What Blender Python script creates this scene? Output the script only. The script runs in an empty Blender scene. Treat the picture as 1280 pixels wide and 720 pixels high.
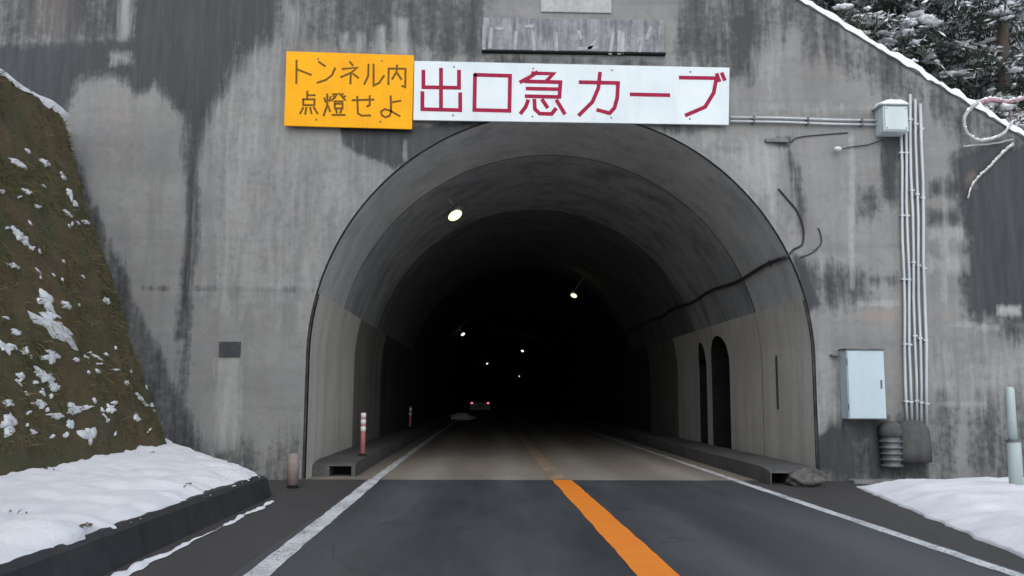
import bpy, bmesh, math, random
import numpy as np
from mathutils import Vector, Matrix, noise as mnoise

# ------------------------------------------------------------------ camera, world, sun, exposure
SC = bpy.context.scene
COL = SC.collection
F = 1100.0                                   # focal length in pixels of a 1280 wide frame
CAM = Vector((0, 0, 1.35))
cy = Vector((-32 / F, -136 / F, -1)).normalized()          # the road's direction seen from the camera
ROLL = math.radians(0.5)
u = Vector((math.sin(ROLL), math.cos(ROLL), 0))
cz = (u - u.dot(cy) * cy).normalized()
cx = cy.cross(cz)
W2C = Matrix((cx, cy, cz)).transposed()      # world -> camera
C2W = W2C.transposed()
cam = bpy.data.cameras.new('camera')
cam.sensor_width = 36; cam.lens = 36 * F / 1280
cam.clip_start = 0.05; cam.clip_end = 2000
camo = bpy.data.objects.new('camera', cam); COL.objects.link(camo)
camo.matrix_world = Matrix.Translation(CAM) @ C2W.to_4x4()
SC.camera = camo

SUN_EL, SUN_AZ = math.radians(42), math.radians(184)       # behind the camera, a little to the left
world = bpy.data.worlds.new('World'); SC.world = world; world.use_nodes = True
wn, wl = world.node_tree.nodes, world.node_tree.links
sky = wn.new('ShaderNodeTexSky'); sky.sky_type = 'NISHITA'; sky.sun_disc = False
sky.sun_elevation = SUN_EL; sky.sun_rotation = SUN_AZ; sky.dust_density = 1.0; sky.ozone_density = 1.0
hs = wn.new('ShaderNodeHueSaturation'); hs.inputs['Saturation'].default_value = 0.50
wl.new(sky.outputs[0], hs.inputs['Color'])
wl.new(hs.outputs[0], wn['Background'].inputs[0]); wn['Background'].inputs[1].default_value = 0.15
sun = bpy.data.lights.new('sun', 'SUN'); sun.energy = 0.6; sun.angle = math.radians(50); sun.color = (1, 0.985, 0.96)
suno = bpy.data.objects.new('sun', sun); COL.objects.link(suno)
sdir = Vector((math.sin(SUN_AZ) * math.cos(SUN_EL), math.cos(SUN_AZ) * math.cos(SUN_EL), math.sin(SUN_EL)))
suno.rotation_euler = sdir.to_track_quat('Z', 'Y').to_euler()
SC.view_settings.view_transform = 'Standard'; SC.view_settings.look = 'None'
SC.view_settings.exposure = 0.60; SC.view_settings.gamma = 1.0; SC.view_settings.use_curve_mapping = False
SC.cycles.use_denoising = True
SC.cycles.max_bounces = 8; SC.cycles.diffuse_bounces = 5

R_ = random.Random(7)
YW = 14.7                                    # the portal wall's face
def ray(px, py): return C2W @ Vector(((px - 640) / F, -(py - 360) / F, -1))
def at(px, py, Y=YW):
    d = ray(px, py); return CAM + d * (Y / d.y)
def atz(px, py, z=0.0):
    d = ray(px, py); return CAM + d * ((z - CAM.z) / d.z)
def on_plane(px, py, p0, n):
    d = ray(px, py); return CAM + d * ((p0 - CAM).dot(n) / d.dot(n))

# ------------------------------------------------------------------ materials
def newmat(name):
    m = bpy.data.materials.new(name); m.use_nodes = True
    return m, m.node_tree.nodes, m.node_tree.links, m.node_tree.nodes['Principled BSDF']
def nz(n, l, vec, scale, detail=6, rough=0.6, dist=0.0):
    t = n.new('ShaderNodeTexNoise'); t.inputs['Scale'].default_value = scale
    t.inputs['Detail'].default_value = detail; t.inputs['Roughness'].default_value = rough
    t.inputs['Distortion'].default_value = dist
    l.new(vec, t.inputs['Vector']); return t.outputs[0]
def ramp(n, l, fac, stops):
    r = n.new('ShaderNodeValToRGB'); e = r.color_ramp.elements
    while len(e) < len(stops): e.new(0.5)
    for el, (p, c) in zip(e, stops):
        el.position = p; el.color = (c, c, c, 1) if not isinstance(c, tuple) else (*c, 1)
    l.new(fac, r.inputs[0]); return r.outputs[0]
def math_(n, l, op, a, b=None, clamp=False):
    m = n.new('ShaderNodeMath'); m.operation = op; m.use_clamp = clamp
    for i, v in enumerate((a, b)):
        if v is None: continue
        if isinstance(v, (int, float)): m.inputs[i].default_value = v
        else: l.new(v, m.inputs[i])
    return m.outputs[0]
def mix(n, l, fac, a, b, mode='MIX'):
    m = n.new('ShaderNodeMix'); m.data_type = 'RGBA'; m.blend_type = mode
    if isinstance(fac, (int, float)): m.inputs[0].default_value = fac
    else: l.new(fac, m.inputs[0])
    for i, v in ((6, a), (7, b)):
        if isinstance(v, tuple): m.inputs[i].default_value = (*v, 1)
        else: l.new(v, m.inputs[i])
    return m.outputs[2]
def objvec(n, l, scale=(1, 1, 1)):
    t = n.new('ShaderNodeTexCoord'); m = n.new('ShaderNodeMapping'); m.inputs['Scale'].default_value = scale
    l.new(t.outputs['Object'], m.inputs[0]); return m.outputs[0]
def worldvec(n, l, scale=(1, 1, 1)):
    t = n.new('ShaderNodeNewGeometry'); m = n.new('ShaderNodeMapping'); m.inputs['Scale'].default_value = scale
    l.new(t.outputs['Position'], m.inputs[0]); return m.outputs[0]
def bump(n, l, bsdf, h, strength=0.3, dist=0.02):
    b = n.new('ShaderNodeBump'); b.inputs['Strength'].default_value = strength; b.inputs['Distance'].default_value = dist
    l.new(h, b.inputs['Height']); l.new(b.outputs[0], bsdf.inputs['Normal'])
def simple(name, c1, c2=None, scale=4, rough=0.7, bmp=0.2, bscale=40, metal=0, stretch=(1, 1, 1), lo=0.35, hi=0.65, bd=0.01):
    m, n, l, b = newmat(name)
    v = worldvec(n, l, stretch)
    f = ramp(n, l, nz(n, l, v, scale), [(lo, 0.0), (hi, 1.0)])
    l.new(mix(n, l, f, c1, c2 or c1), b.inputs['Base Color'])
    b.inputs['Roughness'].default_value = rough; b.inputs['Metallic'].default_value = metal
    b.inputs['Specular IOR Level'].default_value = 0.5 if metal or rough < .45 else 0.2
    if bmp: bump(n, l, b, nz(n, l, worldvec(n, l), bscale, 4), bmp, bd)
    return m
def signpaint(name, c, faded, grime):
    m, n, l, b = newmat(name)
    v = worldvec(n, l); vs = worldvec(n, l, (1, 1, .10))
    base = mix(n, l, ramp(n, l, nz(n, l, v, 1.4, 5), [(0.35, 0.0), (0.7, 1.0)]), c, faded)
    base = mix(n, l, ramp(n, l, nz(n, l, vs, 7, 6, .7), [(0.54, 0.0), (0.82, 0.5)]), base, grime)
    base = mix(n, l, ramp(n, l, nz(n, l, v, 16, 6, .7), [(0.60, 0.0), (0.8, 0.4)]), base, grime)
    l.new(base, b.inputs['Base Color']); b.inputs['Roughness'].default_value = 0.6; b.inputs['Specular IOR Level'].default_value = 0.2
    bump(n, l, b, nz(n, l, v, 1.8, 3), 0.25, 0.05)
    return m
def emit(name, c, s):
    m, n, l, b = newmat(name)
    b.inputs['Base Color'].default_value = (*c, 1)
    b.inputs['Emission Color'].default_value = (*c, 1); b.inputs['Emission Strength'].default_value = s
    return m

def concrete_wall():
    m, n, l, b = newmat('weathered_concrete')
    at_ = {}
    for k in ('dark', 'light', 'rust'):
        a = n.new('ShaderNodeAttribute'); a.attribute_name = k; at_[k] = a.outputs['Fac']
    v = worldvec(n, l); vs = worldvec(n, l, (1, 1, 0.10)); vh = worldvec(n, l, (0.35, 1, 1.6))
    big = nz(n, l, v, 0.9, 8, 0.62); fine = nz(n, l, v, 9, 8, 0.7); streak = nz(n, l, vs, 3.2, 6, 0.65); streak2 = nz(n, l, vs, 9, 5, 0.7)
    board = nz(n, l, vh, 2.2, 3, 0.5)
    base = mix(n, l, ramp(n, l, big, [(0.3, 0.0), (0.7, 1.0)]), (0.185, 0.186, 0.180), (0.272, 0.270, 0.256))
    base = mix(n, l, ramp(n, l, board, [(0.42, 0.0), (0.7, 0.35)]), base, (0.27, 0.265, 0.255))
    mot = nz(n, l, worldvec(n, l, (0.8, 1, 0.8)), 0.75, 5, 0.55)
    base = mix(n, l, ramp(n, l, mot, [(0.50, 0.0), (0.68, 0.50)]), base, (0.148, 0.144, 0.137))
    base = mix(n, l, ramp(n, l, nz(n, l, worldvec(n, l, (0.25, 1, 2.2)), 1.9, 5, 0.6, 0.4), [(0.54, 0.0), (0.72, 0.40)]), base, (0.135, 0.134, 0.130))
    # vertical run marks
    sk = math_(n, l, 'MULTIPLY', ramp(n, l, streak, [(0.48, 0.0), (0.68, 1.0)]), ramp(n, l, big, [(0.35, 0.15), (0.65, 0.8)]))
    base = mix(n, l, math_(n, l, 'MULTIPLY', sk, 0.6), base, (0.088, 0.092, 0.095))
    base = mix(n, l, ramp(n, l, streak2, [(0.54, 0.0), (0.84, 0.26)]), base, (0.335, 0.33, 0.305))
    base = mix(n, l, ramp(n, l, nz(n, l, v, 2.3, 5), [(0.56, 0.0), (0.75, 0.35)]), base, (0.225, 0.185, 0.175))
    base = mix(n, l, ramp(n, l, nz(n, l, worldvec(n, l, (1.3, 1, 0.7)), 1.7, 5), [(0.56, 0.0), (0.75, 0.35)]), base, (0.19, 0.21, 0.175))
    base = mix(n, l, ramp(n, l, fine, [(0.3, 0.28), (0.5, 0.0)]), base, (0.11, 0.115, 0.12))
    # efflorescence, then wet and sooty stains, dark patches, painted shadow, all ragged, then rust
    e = math_(n, l, 'ADD', at_['light'], math_(n, l, 'MULTIPLY', math_(n, l, 'SUBTRACT', streak2, 0.5), 1.5))
    e = math_(n, l, 'ADD', e, math_(n, l, 'MULTIPLY', math_(n, l, 'SUBTRACT', fine, 0.5), 0.8))
    e = math_(n, l, 'MULTIPLY', e, ramp(n, l, at_['light'], [(0.0, 0.0), (0.1, 1.0)]))
    d = math_(n, l, 'ADD', at_['dark'], math_(n, l, 'MULTIPLY', math_(n, l, 'SUBTRACT', streak, 0.5), 2.2))
    d = math_(n, l, 'ADD', d, math_(n, l, 'MULTIPLY', math_(n, l, 'SUBTRACT', fine, 0.5), 1.3))
    d = math_(n, l, 'MULTIPLY', d, ramp(n, l, at_['dark'], [(0.0, 0.0), (0.08, 1.0)]))
    df = ramp(n, l, d, [(0.18, 0.0), (0.60, 0.72), (1.1 / 1.2, 1.0)])
    wet_and_shadow = mix(n, l, ramp(n, l, streak2, [(0.35, 0.0), (0.7, 1.0)]), (0.017, 0.019, 0.022), (0.042, 0.044, 0.046))  # colour of the stains, dark patches and painted shadow
    base = mix(n, l, df, base, wet_and_shadow)
    base = mix(n, l, ramp(n, l, e, [(0.18, 0.0), (1.0, 0.75)]), base, (0.40, 0.40, 0.385))
    r = math_(n, l, 'ADD', at_['rust'], math_(n, l, 'MULTIPLY', math_(n, l, 'SUBTRACT', fine, 0.5), 0.7))
    base = mix(n, l, ramp(n, l, r, [(0.25, 0.0), (0.9, 0.7)]), base, (0.33, 0.22, 0.16))
    l.new(base, b.inputs['Base Color'])
    l.new(ramp(n, l, df, [(0.0, 0.9), (1.0, 0.6)]), b.inputs['Roughness'])
    h = math_(n, l, 'ADD', math_(n, l, 'MULTIPLY', fine, 0.6), nz(n, l, v, 45, 4, 0.6))
    bump(n, l, b, h, 0.35, 0.012)
    return m
def streaked(name, c0, c1, dark, scale=1.2, amount=0.6, rough=0.85):
    m, n, l, b = newmat(name)
    v = worldvec(n, l); vs = worldvec(n, l, (1, 1, 0.12))
    big = nz(n, l, v, scale, 7, 0.62); st = nz(n, l, vs, scale * 2.6, 6, 0.65); fine = nz(n, l, v, 12, 6, 0.65)
    base = mix(n, l, ramp(n, l, big, [(0.3, 0.0), (0.7, 1.0)]), c0, c1)
    base = mix(n, l, math_(n, l, 'MULTIPLY', ramp(n, l, st, [(0.45, 0.0), (0.7, 1.0)]), amount), base, dark)
    base = mix(n, l, ramp(n, l, fine, [(0.3, 0.35), (0.5, 0.0)]), base, dark)
    l.new(base, b.inputs['Base Color']); b.inputs['Roughness'].default_value = rough
    bump(n, l, b, fine, 0.3, 0.015)
    return m
def snow_mat():
    m, n, l, b = newmat('snow')
    v = worldvec(n, l)
    f = nz(n, l, v, 1.6, 6)
    c = mix(n, l, ramp(n, l, f, [(0.35, 0.0), (0.7, 1.0)]), (0.82, 0.84, 0.865), (0.90, 0.905, 0.91))
    grit = math_(n, l, 'MULTIPLY', ramp(n, l, nz(n, l, v, 38, 3, 0.6), [(0.68, 0.0), (0.74, 1.0)]), ramp(n, l, nz(n, l, v, 1.1, 4), [(0.45, 0.0), (0.7, 1.0)]))
    c = mix(n, l, math_(n, l, 'MULTIPLY', grit, 0.7), c, (0.25, 0.23, 0.20))
    c = mix(n, l, ramp(n, l, nz(n, l, v, 5, 6, 0.7), [(0.64, 0.0), (0.85, 0.22)]), c, (0.55, 0.55, 0.54))
    l.new(c, b.inputs['Base Color'])
    b.inputs['Roughness'].default_value = 0.8
    h = math_(n, l, 'ADD', nz(n, l, v, 11, 8, 0.7), math_(n, l, 'MULTIPLY', nz(n, l, v, 70, 4, 0.7), 0.45))
    bump(n, l, b, h, 0.6, 0.035)
    return m
def asphalt(name, c0, c1, track, rlo, rhi, lanes=()):
    m, n, l, b = newmat(name)
    v = worldvec(n, l)
    big = nz(n, l, worldvec(n, l, (1, 0.18, 1)), 1.1, 6, 0.6); fine = nz(n, l, v, 140, 3, 0.75); mid = nz(n, l, v, 7, 6, 0.65); grain = nz(n, l, v, 45, 4, 0.75)
    base = mix(n, l, ramp(n, l, big, [(0.32, 0.0), (0.68, 1.0)]), c0, c1)
    base = mix(n, l, ramp(n, l, mid, [(0.45, 0.0), (0.75, 0.4)]), base, track)
    base = mix(n, l, ramp(n, l, fine, [(0.35, 0.6), (0.6, 0.0)]), base, tuple(x * 0.4 for x in c0))
    base = mix(n, l, ramp(n, l, grain, [(0.56, 0.0), (0.72, 0.55)]), base, tuple(min(1, x * 1.7) for x in c1))
    base = mix(n, l, ramp(n, l, grain, [(0.28, 0.6), (0.42, 0.0)]), base, tuple(x * 0.5 for x in c0))
    if lanes:                                  # wheel tracks polished into the surface
        g = n.new('ShaderNodeSeparateXYZ'); l.new(v, g.inputs[0]); tot = None
        for x in lanes:
            d = math_(n, l, 'ABSOLUTE', math_(n, l, 'SUBTRACT', g.outputs[0], x))
            d = math_(n, l, 'ADD', d, math_(n, l, 'MULTIPLY', math_(n, l, 'SUBTRACT', mid, 0.5), 0.5))
            t = ramp(n, l, d, [(0.08, 1.0), (0.48, 0.0)]); tot = t if tot is None else math_(n, l, 'MAXIMUM', tot, t)
        base = mix(n, l, math_(n, l, 'MULTIPLY', tot, math_(n, l, 'MULTIPLY', big, 0.9)), base, track)
    crack = n.new('ShaderNodeTexVoronoi'); crack.feature = 'DISTANCE_TO_EDGE'; crack.inputs['Scale'].default_value = 0.42
    dv = n.new('ShaderNodeVectorMath'); dv.operation = 'ADD'; l.new(v, dv.inputs[0])
    nn = n.new('ShaderNodeTexNoise'); nn.inputs['Scale'].default_value = 1.6; nn.inputs['Detail'].default_value = 6; l.new(v, nn.inputs['Vector']); l.new(nn.outputs['Color'], dv.inputs[1]); l.new(dv.outputs[0], crack.inputs['Vector'])
    cr = math_(n, l, 'MULTIPLY', ramp(n, l, crack.outputs['Distance'], [(0.002, 1.0), (0.008, 0.0)]), ramp(n, l, nz(n, l, v, 0.5, 3), [(0.45, 0.0), (0.6, 0.75)]))
    base = mix(n, l, cr, base, tuple(x * 0.3 for x in c0))
    l.new(base, b.inputs['Base Color'])
    l.new(ramp(n, l, big, [(0.3, rlo), (0.7, rhi)]), b.inputs['Roughness'])
    bump(n, l, b, math_(n, l, 'ADD', fine, grain), 0.4, 0.008)
    return m
def paint(name, c, worn, base, amount):
    m, n, l, b = newmat(name)
    v = worldvec(n, l)
    f = math_(n, l, 'ADD', math_(n, l, 'MULTIPLY', nz(n, l, v, 26, 6, 0.75), 0.7), math_(n, l, 'MULTIPLY', nz(n, l, worldvec(n, l, (1, .3, 1)), 4, 4), 0.3))
    cc = mix(n, l, ramp(n, l, nz(n, l, v, 2.5, 5), [(0.35, 0.0), (0.7, 1.0)]), c, worn)
    l.new(mix(n, l, ramp(n, l, f, [(amount, 1.0), (amount + 0.07, 0.0)]), cc, base), b.inputs['Base Color'])
    b.inputs['Roughness'].default_value = 0.6
    bump(n, l, b, nz(n, l, v, 120, 3), 0.25, 0.004)
    return m

M = {}
M['wall'] = concrete_wall()
M['vault'] = streaked('sooty_vault_concrete', (0.27, 0.282, 0.29), (0.38, 0.39, 0.395), (0.11, 0.117, 0.125), 0.7, 0.75)  # first darker step inward, shade put into the colour
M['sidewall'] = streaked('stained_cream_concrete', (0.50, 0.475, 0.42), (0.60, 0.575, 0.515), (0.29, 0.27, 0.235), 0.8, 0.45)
M['collar'] = streaked('grey_portal_section_concrete', (0.43, 0.44, 0.44), (0.53, 0.535, 0.53), (0.22, 0.225, 0.23), 0.9, 0.5)  # lightest step, daylight at the mouth put into the colour
M['soot'] = streaked('soot_blackened_concrete', (0.030, 0.033, 0.038), (0.055, 0.058, 0.062), (0.015, 0.016, 0.02), 0.7, 0.6)  # darkest step, the tunnel's unlit depth painted in
M['midsoot'] = streaked('dingy_vault_concrete', (0.115, 0.122, 0.13), (0.18, 0.187, 0.195), (0.045, 0.049, 0.055), 0.7, 0.7)  # next step of painted shade, deeper in the vault
M['dingy'] = streaked('dingy_cream_concrete', (0.15, 0.14, 0.125), (0.23, 0.215, 0.19), (0.06, 0.058, 0.055), 0.8, 0.65)  # cream wall tone darkened to paint in the shade further inside
M['black'] = simple('black_recess', (0.012, 0.012, 0.014), (0.02, 0.02, 0.02), rough=0.9)  # paints the shade inside niches and drains; also used for the plaque sill
M['joint'] = simple('joint_filler', (0.035, 0.037, 0.042), (0.09, 0.09, 0.09), 5, 0.9)
M['coping'] = streaked('coping_concrete', (0.16, 0.165, 0.165), (0.24, 0.235, 0.22), (0.06, 0.065, 0.06))
M['plaque'] = streaked('weathered_plaque', (0.17, 0.175, 0.185), (0.33, 0.33, 0.34), (0.075, 0.08, 0.09), 4.0, 0.85)
M['plaque_mark'] = streaked('worn_relief', (0.30, 0.30, 0.305), (0.44, 0.44, 0.45), (0.15, 0.155, 0.16), 5.0, 0.7)
M['pale'] = streaked('pale_concrete', (0.33, 0.33, 0.32), (0.46, 0.455, 0.44), (0.20, 0.20, 0.2), 3.0, 0.5)
M['snow'] = snow_mat()
M['asphalt'] = asphalt('damp_asphalt', (0.052, 0.058, 0.063), (0.080, 0.087, 0.092), (0.105, 0.11, 0.115), 0.32, 0.62, (-1.1, .45, 2.0, 3.5))
M['shoulder'] = asphalt('shoulder_asphalt', (0.05, 0.048, 0.048), (0.072, 0.067, 0.064), (0.085, 0.078, 0.07), 0.55, 0.8)
M['pavement'] = asphalt('dusty_concrete_pavement', (0.20, 0.172, 0.138), (0.29, 0.255, 0.205), (0.37, 0.335, 0.285), 0.6, 0.85, (-1.0, .5, 2.0, 3.5))
M['orange'] = paint('orange_road_paint', (0.92, 0.28, 0.022), (0.86, 0.235, 0.02), (0.20, 0.12, 0.07), 0.29)
M['orange_worn'] = paint('worn_orange_paint', (0.52, 0.33, 0.16), (0.42, 0.32, 0.22), (0.20, 0.17, 0.14), 0.48)
M['white'] = paint('white_road_paint', (0.72, 0.74, 0.74), (0.52, 0.54, 0.54), (0.10, 0.10, 0.10), 0.41)
M['kerb'] = streaked('dark_wet_concrete', (0.028, 0.03, 0.033), (0.05, 0.05, 0.052), (0.016, 0.017, 0.02), 2.0, 0.5, 0.6)
M['walk'] = streaked('grey_walkway_concrete', (0.065, 0.066, 0.066), (0.115, 0.113, 0.108), (0.03, 0.03, 0.03), 1.5, 0.6)
M['soil'] = None
M['signwhite'] = signpaint('white_sign_paint', (0.71, 0.76, 0.77), (0.62, 0.68, 0.70), (0.46, 0.47, 0.45))
M['signyellow'] = signpaint('amber_sign_paint', (0.90, 0.41, 0.002), (0.82, 0.34, 0.003), (0.55, 0.25, 0.02))
M['red'] = simple('crimson_lettering', (0.38, 0.006, 0.05), (0.24, 0.008, 0.04), 14, 0.6, 0)
M['brown'] = simple('dark_brown_lettering', (0.10, 0.05, 0.006), (0.20, 0.10, 0.006), 16, 0.6, 0)
M['steel'] = simple('galvanised_steel', (0.42, 0.45, 0.46), (0.55, 0.57, 0.58), 5, 0.5, 0.08, 30, 0.15, stretch=(1, 1, .2))
M['steel_dark'] = simple('dull_steel', (0.10, 0.105, 0.11), (0.16, 0.165, 0.17), 6, 0.55, 0.1, 30, 0.4)
M['box'] = simple('pale_green_grey_paint', (0.58, 0.65, 0.655), (0.50, 0.57, 0.57), 3, 0.5, 0.05, 20, stretch=(1, 1, .3))
M['cabinet'] = simple('blue_grey_paint', (0.48, 0.57, 0.61), (0.42, 0.51, 0.54), 2.5, 0.5, 0.05, 20, stretch=(1, 1, .3))
M['darkplate'] = simple('dark_metal_plate', (0.03, 0.033, 0.04), (0.05, 0.05, 0.055), 6, 0.6, 0.15, 30, 0.2)
M['cable'] = simple('black_cable', (0.03, 0.03, 0.033), (0.05, 0.05, 0.05), 8, 0.6, 0)
M['stone'] = simple('rubble_stone', (0.075, 0.07, 0.065), (0.16, 0.15, 0.14), 7, 0.9, 0.8, 25)
M['pink'] = simple('faded_red_plastic', (0.50, 0.13, 0.16), (0.62, 0.25, 0.25), 8, 0.6, 0)
M['pinkpale'] = simple('faded_pink_plastic', (0.24, 0.19, 0.18), (0.30, 0.24, 0.225), 8, 0.6, 0)
M['whiteplastic'] = simple('white_reflective_tape', (0.78, 0.76, 0.76), (0.7, 0.66, 0.66), 8, 0.4, 0)
M['post'] = simple('pale_green_post_paint', (0.43, 0.50, 0.485), (0.33, 0.40, 0.39), 4, 0.55, 0.08, 20, stretch=(1, 1, .3))
M['bark'] = simple('cedar_bark', (0.10, 0.075, 0.06), (0.17, 0.145, 0.13), 6, 0.95, 0.6, 18, stretch=(1, 1, .15), bd=0.03)
M['barkpale'] = simple('pale_cedar_bark', (0.22, 0.215, 0.21), (0.32, 0.31, 0.30), 6, 0.95, 0.6, 18, stretch=(1, 1, .15), bd=0.03)
M['needles'] = simple('cedar_needles', (0.026, 0.042, 0.036), (0.052, 0.070, 0.052), 1.5, 0.75, 0)
M['shrub'] = simple('shrub_leaves', (0.032, 0.045, 0.032), (0.07, 0.08, 0.05), 3, 0.7, 0)
M['twig'] = simple('pale_twig', (0.34, 0.32, 0.30), (0.5, 0.48, 0.46), 20, 0.85, 0.3, 60)
M['redtwig'] = simple('reddish_branch_bark', (0.26, 0.13, 0.15), (0.46, 0.33, 0.35), 10, 0.85, 0.3, 60)
M['drygrass'] = simple('dry_grass', (0.15, 0.115, 0.058), (0.080, 0.088, 0.034), 1.2, 0.9, 0)
M['carpaint'] = simple('dark_car_paint', (0.03, 0.03, 0.035), (0.04, 0.04, 0.045), 3, 0.35, 0)
M['glass'] = simple('dark_car_glass', (0.01, 0.01, 0.012), (0.012, 0.012, 0.014), 3, 0.12, 0)
M['rubber'] = simple('tyre_rubber', (0.015, 0.015, 0.015), (0.02, 0.02, 0.02), 3, 0.9, 0)
M['plate'] = simple('number_plate_white', (0.3, 0.3, 0.3), (0.3, 0.3, 0.3), 3, 0.8, 0)
M['lamp'] = emit('lamp_glow', (1.0, 0.97, 0.55), 1.0)
M['lampcool'] = emit('lamp_glow_cool', (0.86, 0.90, 1.0), 1.1)
M['tail'] = emit('tail_lamp_glow', (1.0, 0.22, 0.34), 0.75)

def soil_mat():
    m, n, l, b = newmat('mossy_earth')
    v = worldvec(n, l)
    base = mix(n, l, ramp(n, l, nz(n, l, v, 1.1, 6, 0.65), [(0.38, 0.0), (0.62, 1.0)]), (0.120, 0.082, 0.042), (0.074, 0.076, 0.032))
    base = mix(n, l, ramp(n, l, nz(n, l, v, 3.4, 6, 0.7), [(0.5, 0.0), (0.72, 0.7)]), base, (0.055, 0.06, 0.032))
    base = mix(n, l, ramp(n, l, nz(n, l, v, 14, 5, 0.7), [(0.55, 0.0), (0.8, 0.6)]), base, (0.19, 0.14, 0.075))
    l.new(base, b.inputs['Base Color']); b.inputs['Roughness'].default_value = 0.95
    bump(n, l, b, math_(n, l, 'ADD', nz(n, l, v, 7, 6, .7), nz(n, l, v, 40, 4, .7)), 0.7, 0.06)
    return m
M['soil'] = soil_mat()
def forest_floor():
    m, n, l, b = newmat('snowy_forest_floor')
    v = worldvec(n, l)
    f = ramp(n, l, nz(n, l, v, 1.3, 8, 0.7), [(0.50, 0.0), (0.58, 1.0)])
    l.new(mix(n, l, f, (0.035, 0.04, 0.032), (0.7, 0.73, 0.77)), b.inputs['Base Color'])
    b.inputs['Roughness'].default_value = 0.9
    bump(n, l, b, nz(n, l, v, 5, 6, .7), 0.6, 0.1)
    return m
M['forest'] = forest_floor()

# ------------------------------------------------------------------ mesh helpers
ORG = {}
def organ(o): return ORG.get(o.name, Vector((0, 0, 0))) if o else Vector((0, 0, 0))
class MB:
    def __init__(s): s.v = []; s.f = []
    def add(s, vs, fs):
        k = len(s.v); s.v += [tuple(p) for p in vs]; s.f += [tuple(i + k for i in f) for f in fs]; return s
    def box(s, x0, x1, y0, y1, z0, z1):
        vs = [(x, y, z) for z in (z0, z1) for y in (y0, y1) for x in (x0, x1)]
        return s.add(vs, [(0, 2, 3, 1), (4, 5, 7, 6), (0, 1, 5, 4), (2, 6, 7, 3), (0, 4, 6, 2), (1, 3, 7, 5)])
    def prism(s, pts, y0, y1):                 # polygon in x,z pushed along y
        n = len(pts); vs = [(x, y0, z) for x, z in pts] + [(x, y1, z) for x, z in pts]
        fs = [tuple(range(n)), tuple(range(2 * n - 1, n - 1, -1))] + [(i, i + n, (i + 1) % n + n, (i + 1) % n) for i in range(n)]
        return s.add(vs, fs)
    def tube(s, pts, r, n=8, cap=True):
        pts = [Vector(p) for p in pts]; rs = r if isinstance(r, (list, tuple)) else [r] * len(pts)
        k = len(s.v); up = Vector((0, 0, 1))
        t0 = (pts[1] - pts[0]).normalized()
        a = t0.cross(up) if abs(t0.dot(up)) < 0.9 else t0.cross(Vector((1, 0, 0))); a.normalize()
        vs = []
        for i, p in enumerate(pts):
            t = (pts[min(i + 1, len(pts) - 1)] - pts[max(i - 1, 0)]).normalized()
            a = (a - a.dot(t) * t).normalized(); b = t.cross(a)
            for j in range(n):
                w = 2 * math.pi * j / n; vs.append(p + (a * math.cos(w) + b * math.sin(w)) * rs[i])
        fs = [(i * n + j, i * n + (j + 1) % n, (i + 1) * n + (j + 1) % n, (i + 1) * n + j) for i in range(len(pts) - 1) for j in range(n)]
        if cap:
            fs.append(tuple(range(n - 1, -1, -1))); fs.append(tuple(range((len(pts) - 1) * n, len(pts) * n)))
        return s.add(vs, fs)
    def lathe(s, c, prof, n=16, axis='z'):
        vs = []
        for r, h in prof:
            for j in range(n):
                w = 2 * math.pi * j / n
                p = (r * math.cos(w), r * math.sin(w), h) if axis == 'z' else (r * math.cos(w), h, r * math.sin(w)) if axis == 'y' else (h, r * math.cos(w), r * math.sin(w))
                vs.append(Vector(p) + Vector(c))
        fs = [(i * n + j, i * n + (j + 1) % n, (i + 1) * n + (j + 1) % n, (i + 1) * n + j) for i in range(len(prof) - 1) for j in range(n)]
        fs += [tuple(range(n - 1, -1, -1)), tuple(range((len(prof) - 1) * n, len(prof) * n))]
        return s.add(vs, fs)
    def lump(s, c, r, rnd, sub=2, jit=0.25, sq=(1, 1, .6)):
        bm = bmesh.new(); bmesh.ops.create_icosphere(bm, subdivisions=sub, radius=1)
        o = Vector((rnd.random() * 50, rnd.random() * 50, rnd.random() * 50))
        vs = []
        for q in bm.verts:
            k = 1 + jit * 2 * mnoise.noise(q.co * 1.6 + o)
            vs.append(Vector((q.co.x * sq[0], q.co.y * sq[1], q.co.z * sq[2])) * r * k + Vector(c))
        fs = [tuple(q.index for q in f.verts) for f in bm.faces]; bm.free()
        return s.add(vs, fs)
    def build(s, name, mat, parent=None, smooth=False, bevel=0, recalc=True):
        me = bpy.data.meshes.new(name); off = organ(parent)
        me.from_pydata([tuple(Vector(p) - off) for p in s.v], [], s.f)
        if bevel or recalc:
            bm = bmesh.new(); bm.from_mesh(me)
            if recalc: bmesh.ops.recalc_face_normals(bm, faces=bm.faces)
            if bevel: bmesh.ops.bevel(bm, geom=[e for e in bm.edges if e.is_manifold and e.calc_face_angle(0) > 0.5], offset=bevel, segments=2, affect='EDGES', profile=0.6)
            bm.to_mesh(me); bm.free()
        me.materials.append(mat)
        if smooth:
            me.polygons.foreach_set('use_smooth', [True] * len(me.polygons))
        o = bpy.data.objects.new(name, me); COL.objects.link(o)
        if parent: o.parent = parent
        ORG[o.name] = off
        return o
def thing(name, label, cat, loc, group=None):
    o = bpy.data.objects.new(name, None); COL.objects.link(o); o.location = loc; o.empty_display_size = 0.1
    ORG[o.name] = Vector(loc); return tag(o, label, cat, group)
def tag(o, label=None, cat=None, group=None, kind=None):
    for k, v in (('label', label), ('category', cat), ('group', group), ('kind', kind)):
        if v: o[k] = v
    return o
def struct(o, label=None, kind='structure'): return tag(o, label, None, None, kind)
def grid(us, vs, fn):
    m = MB(); m.add([fn(a, b) for b in vs for a in us], [(j * len(us) + i, j * len(us) + i + 1, (j + 1) * len(us) + i + 1, (j + 1) * len(us) + i) for j in range(len(vs) - 1) for i in range(len(us) - 1)])
    return m
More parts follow.
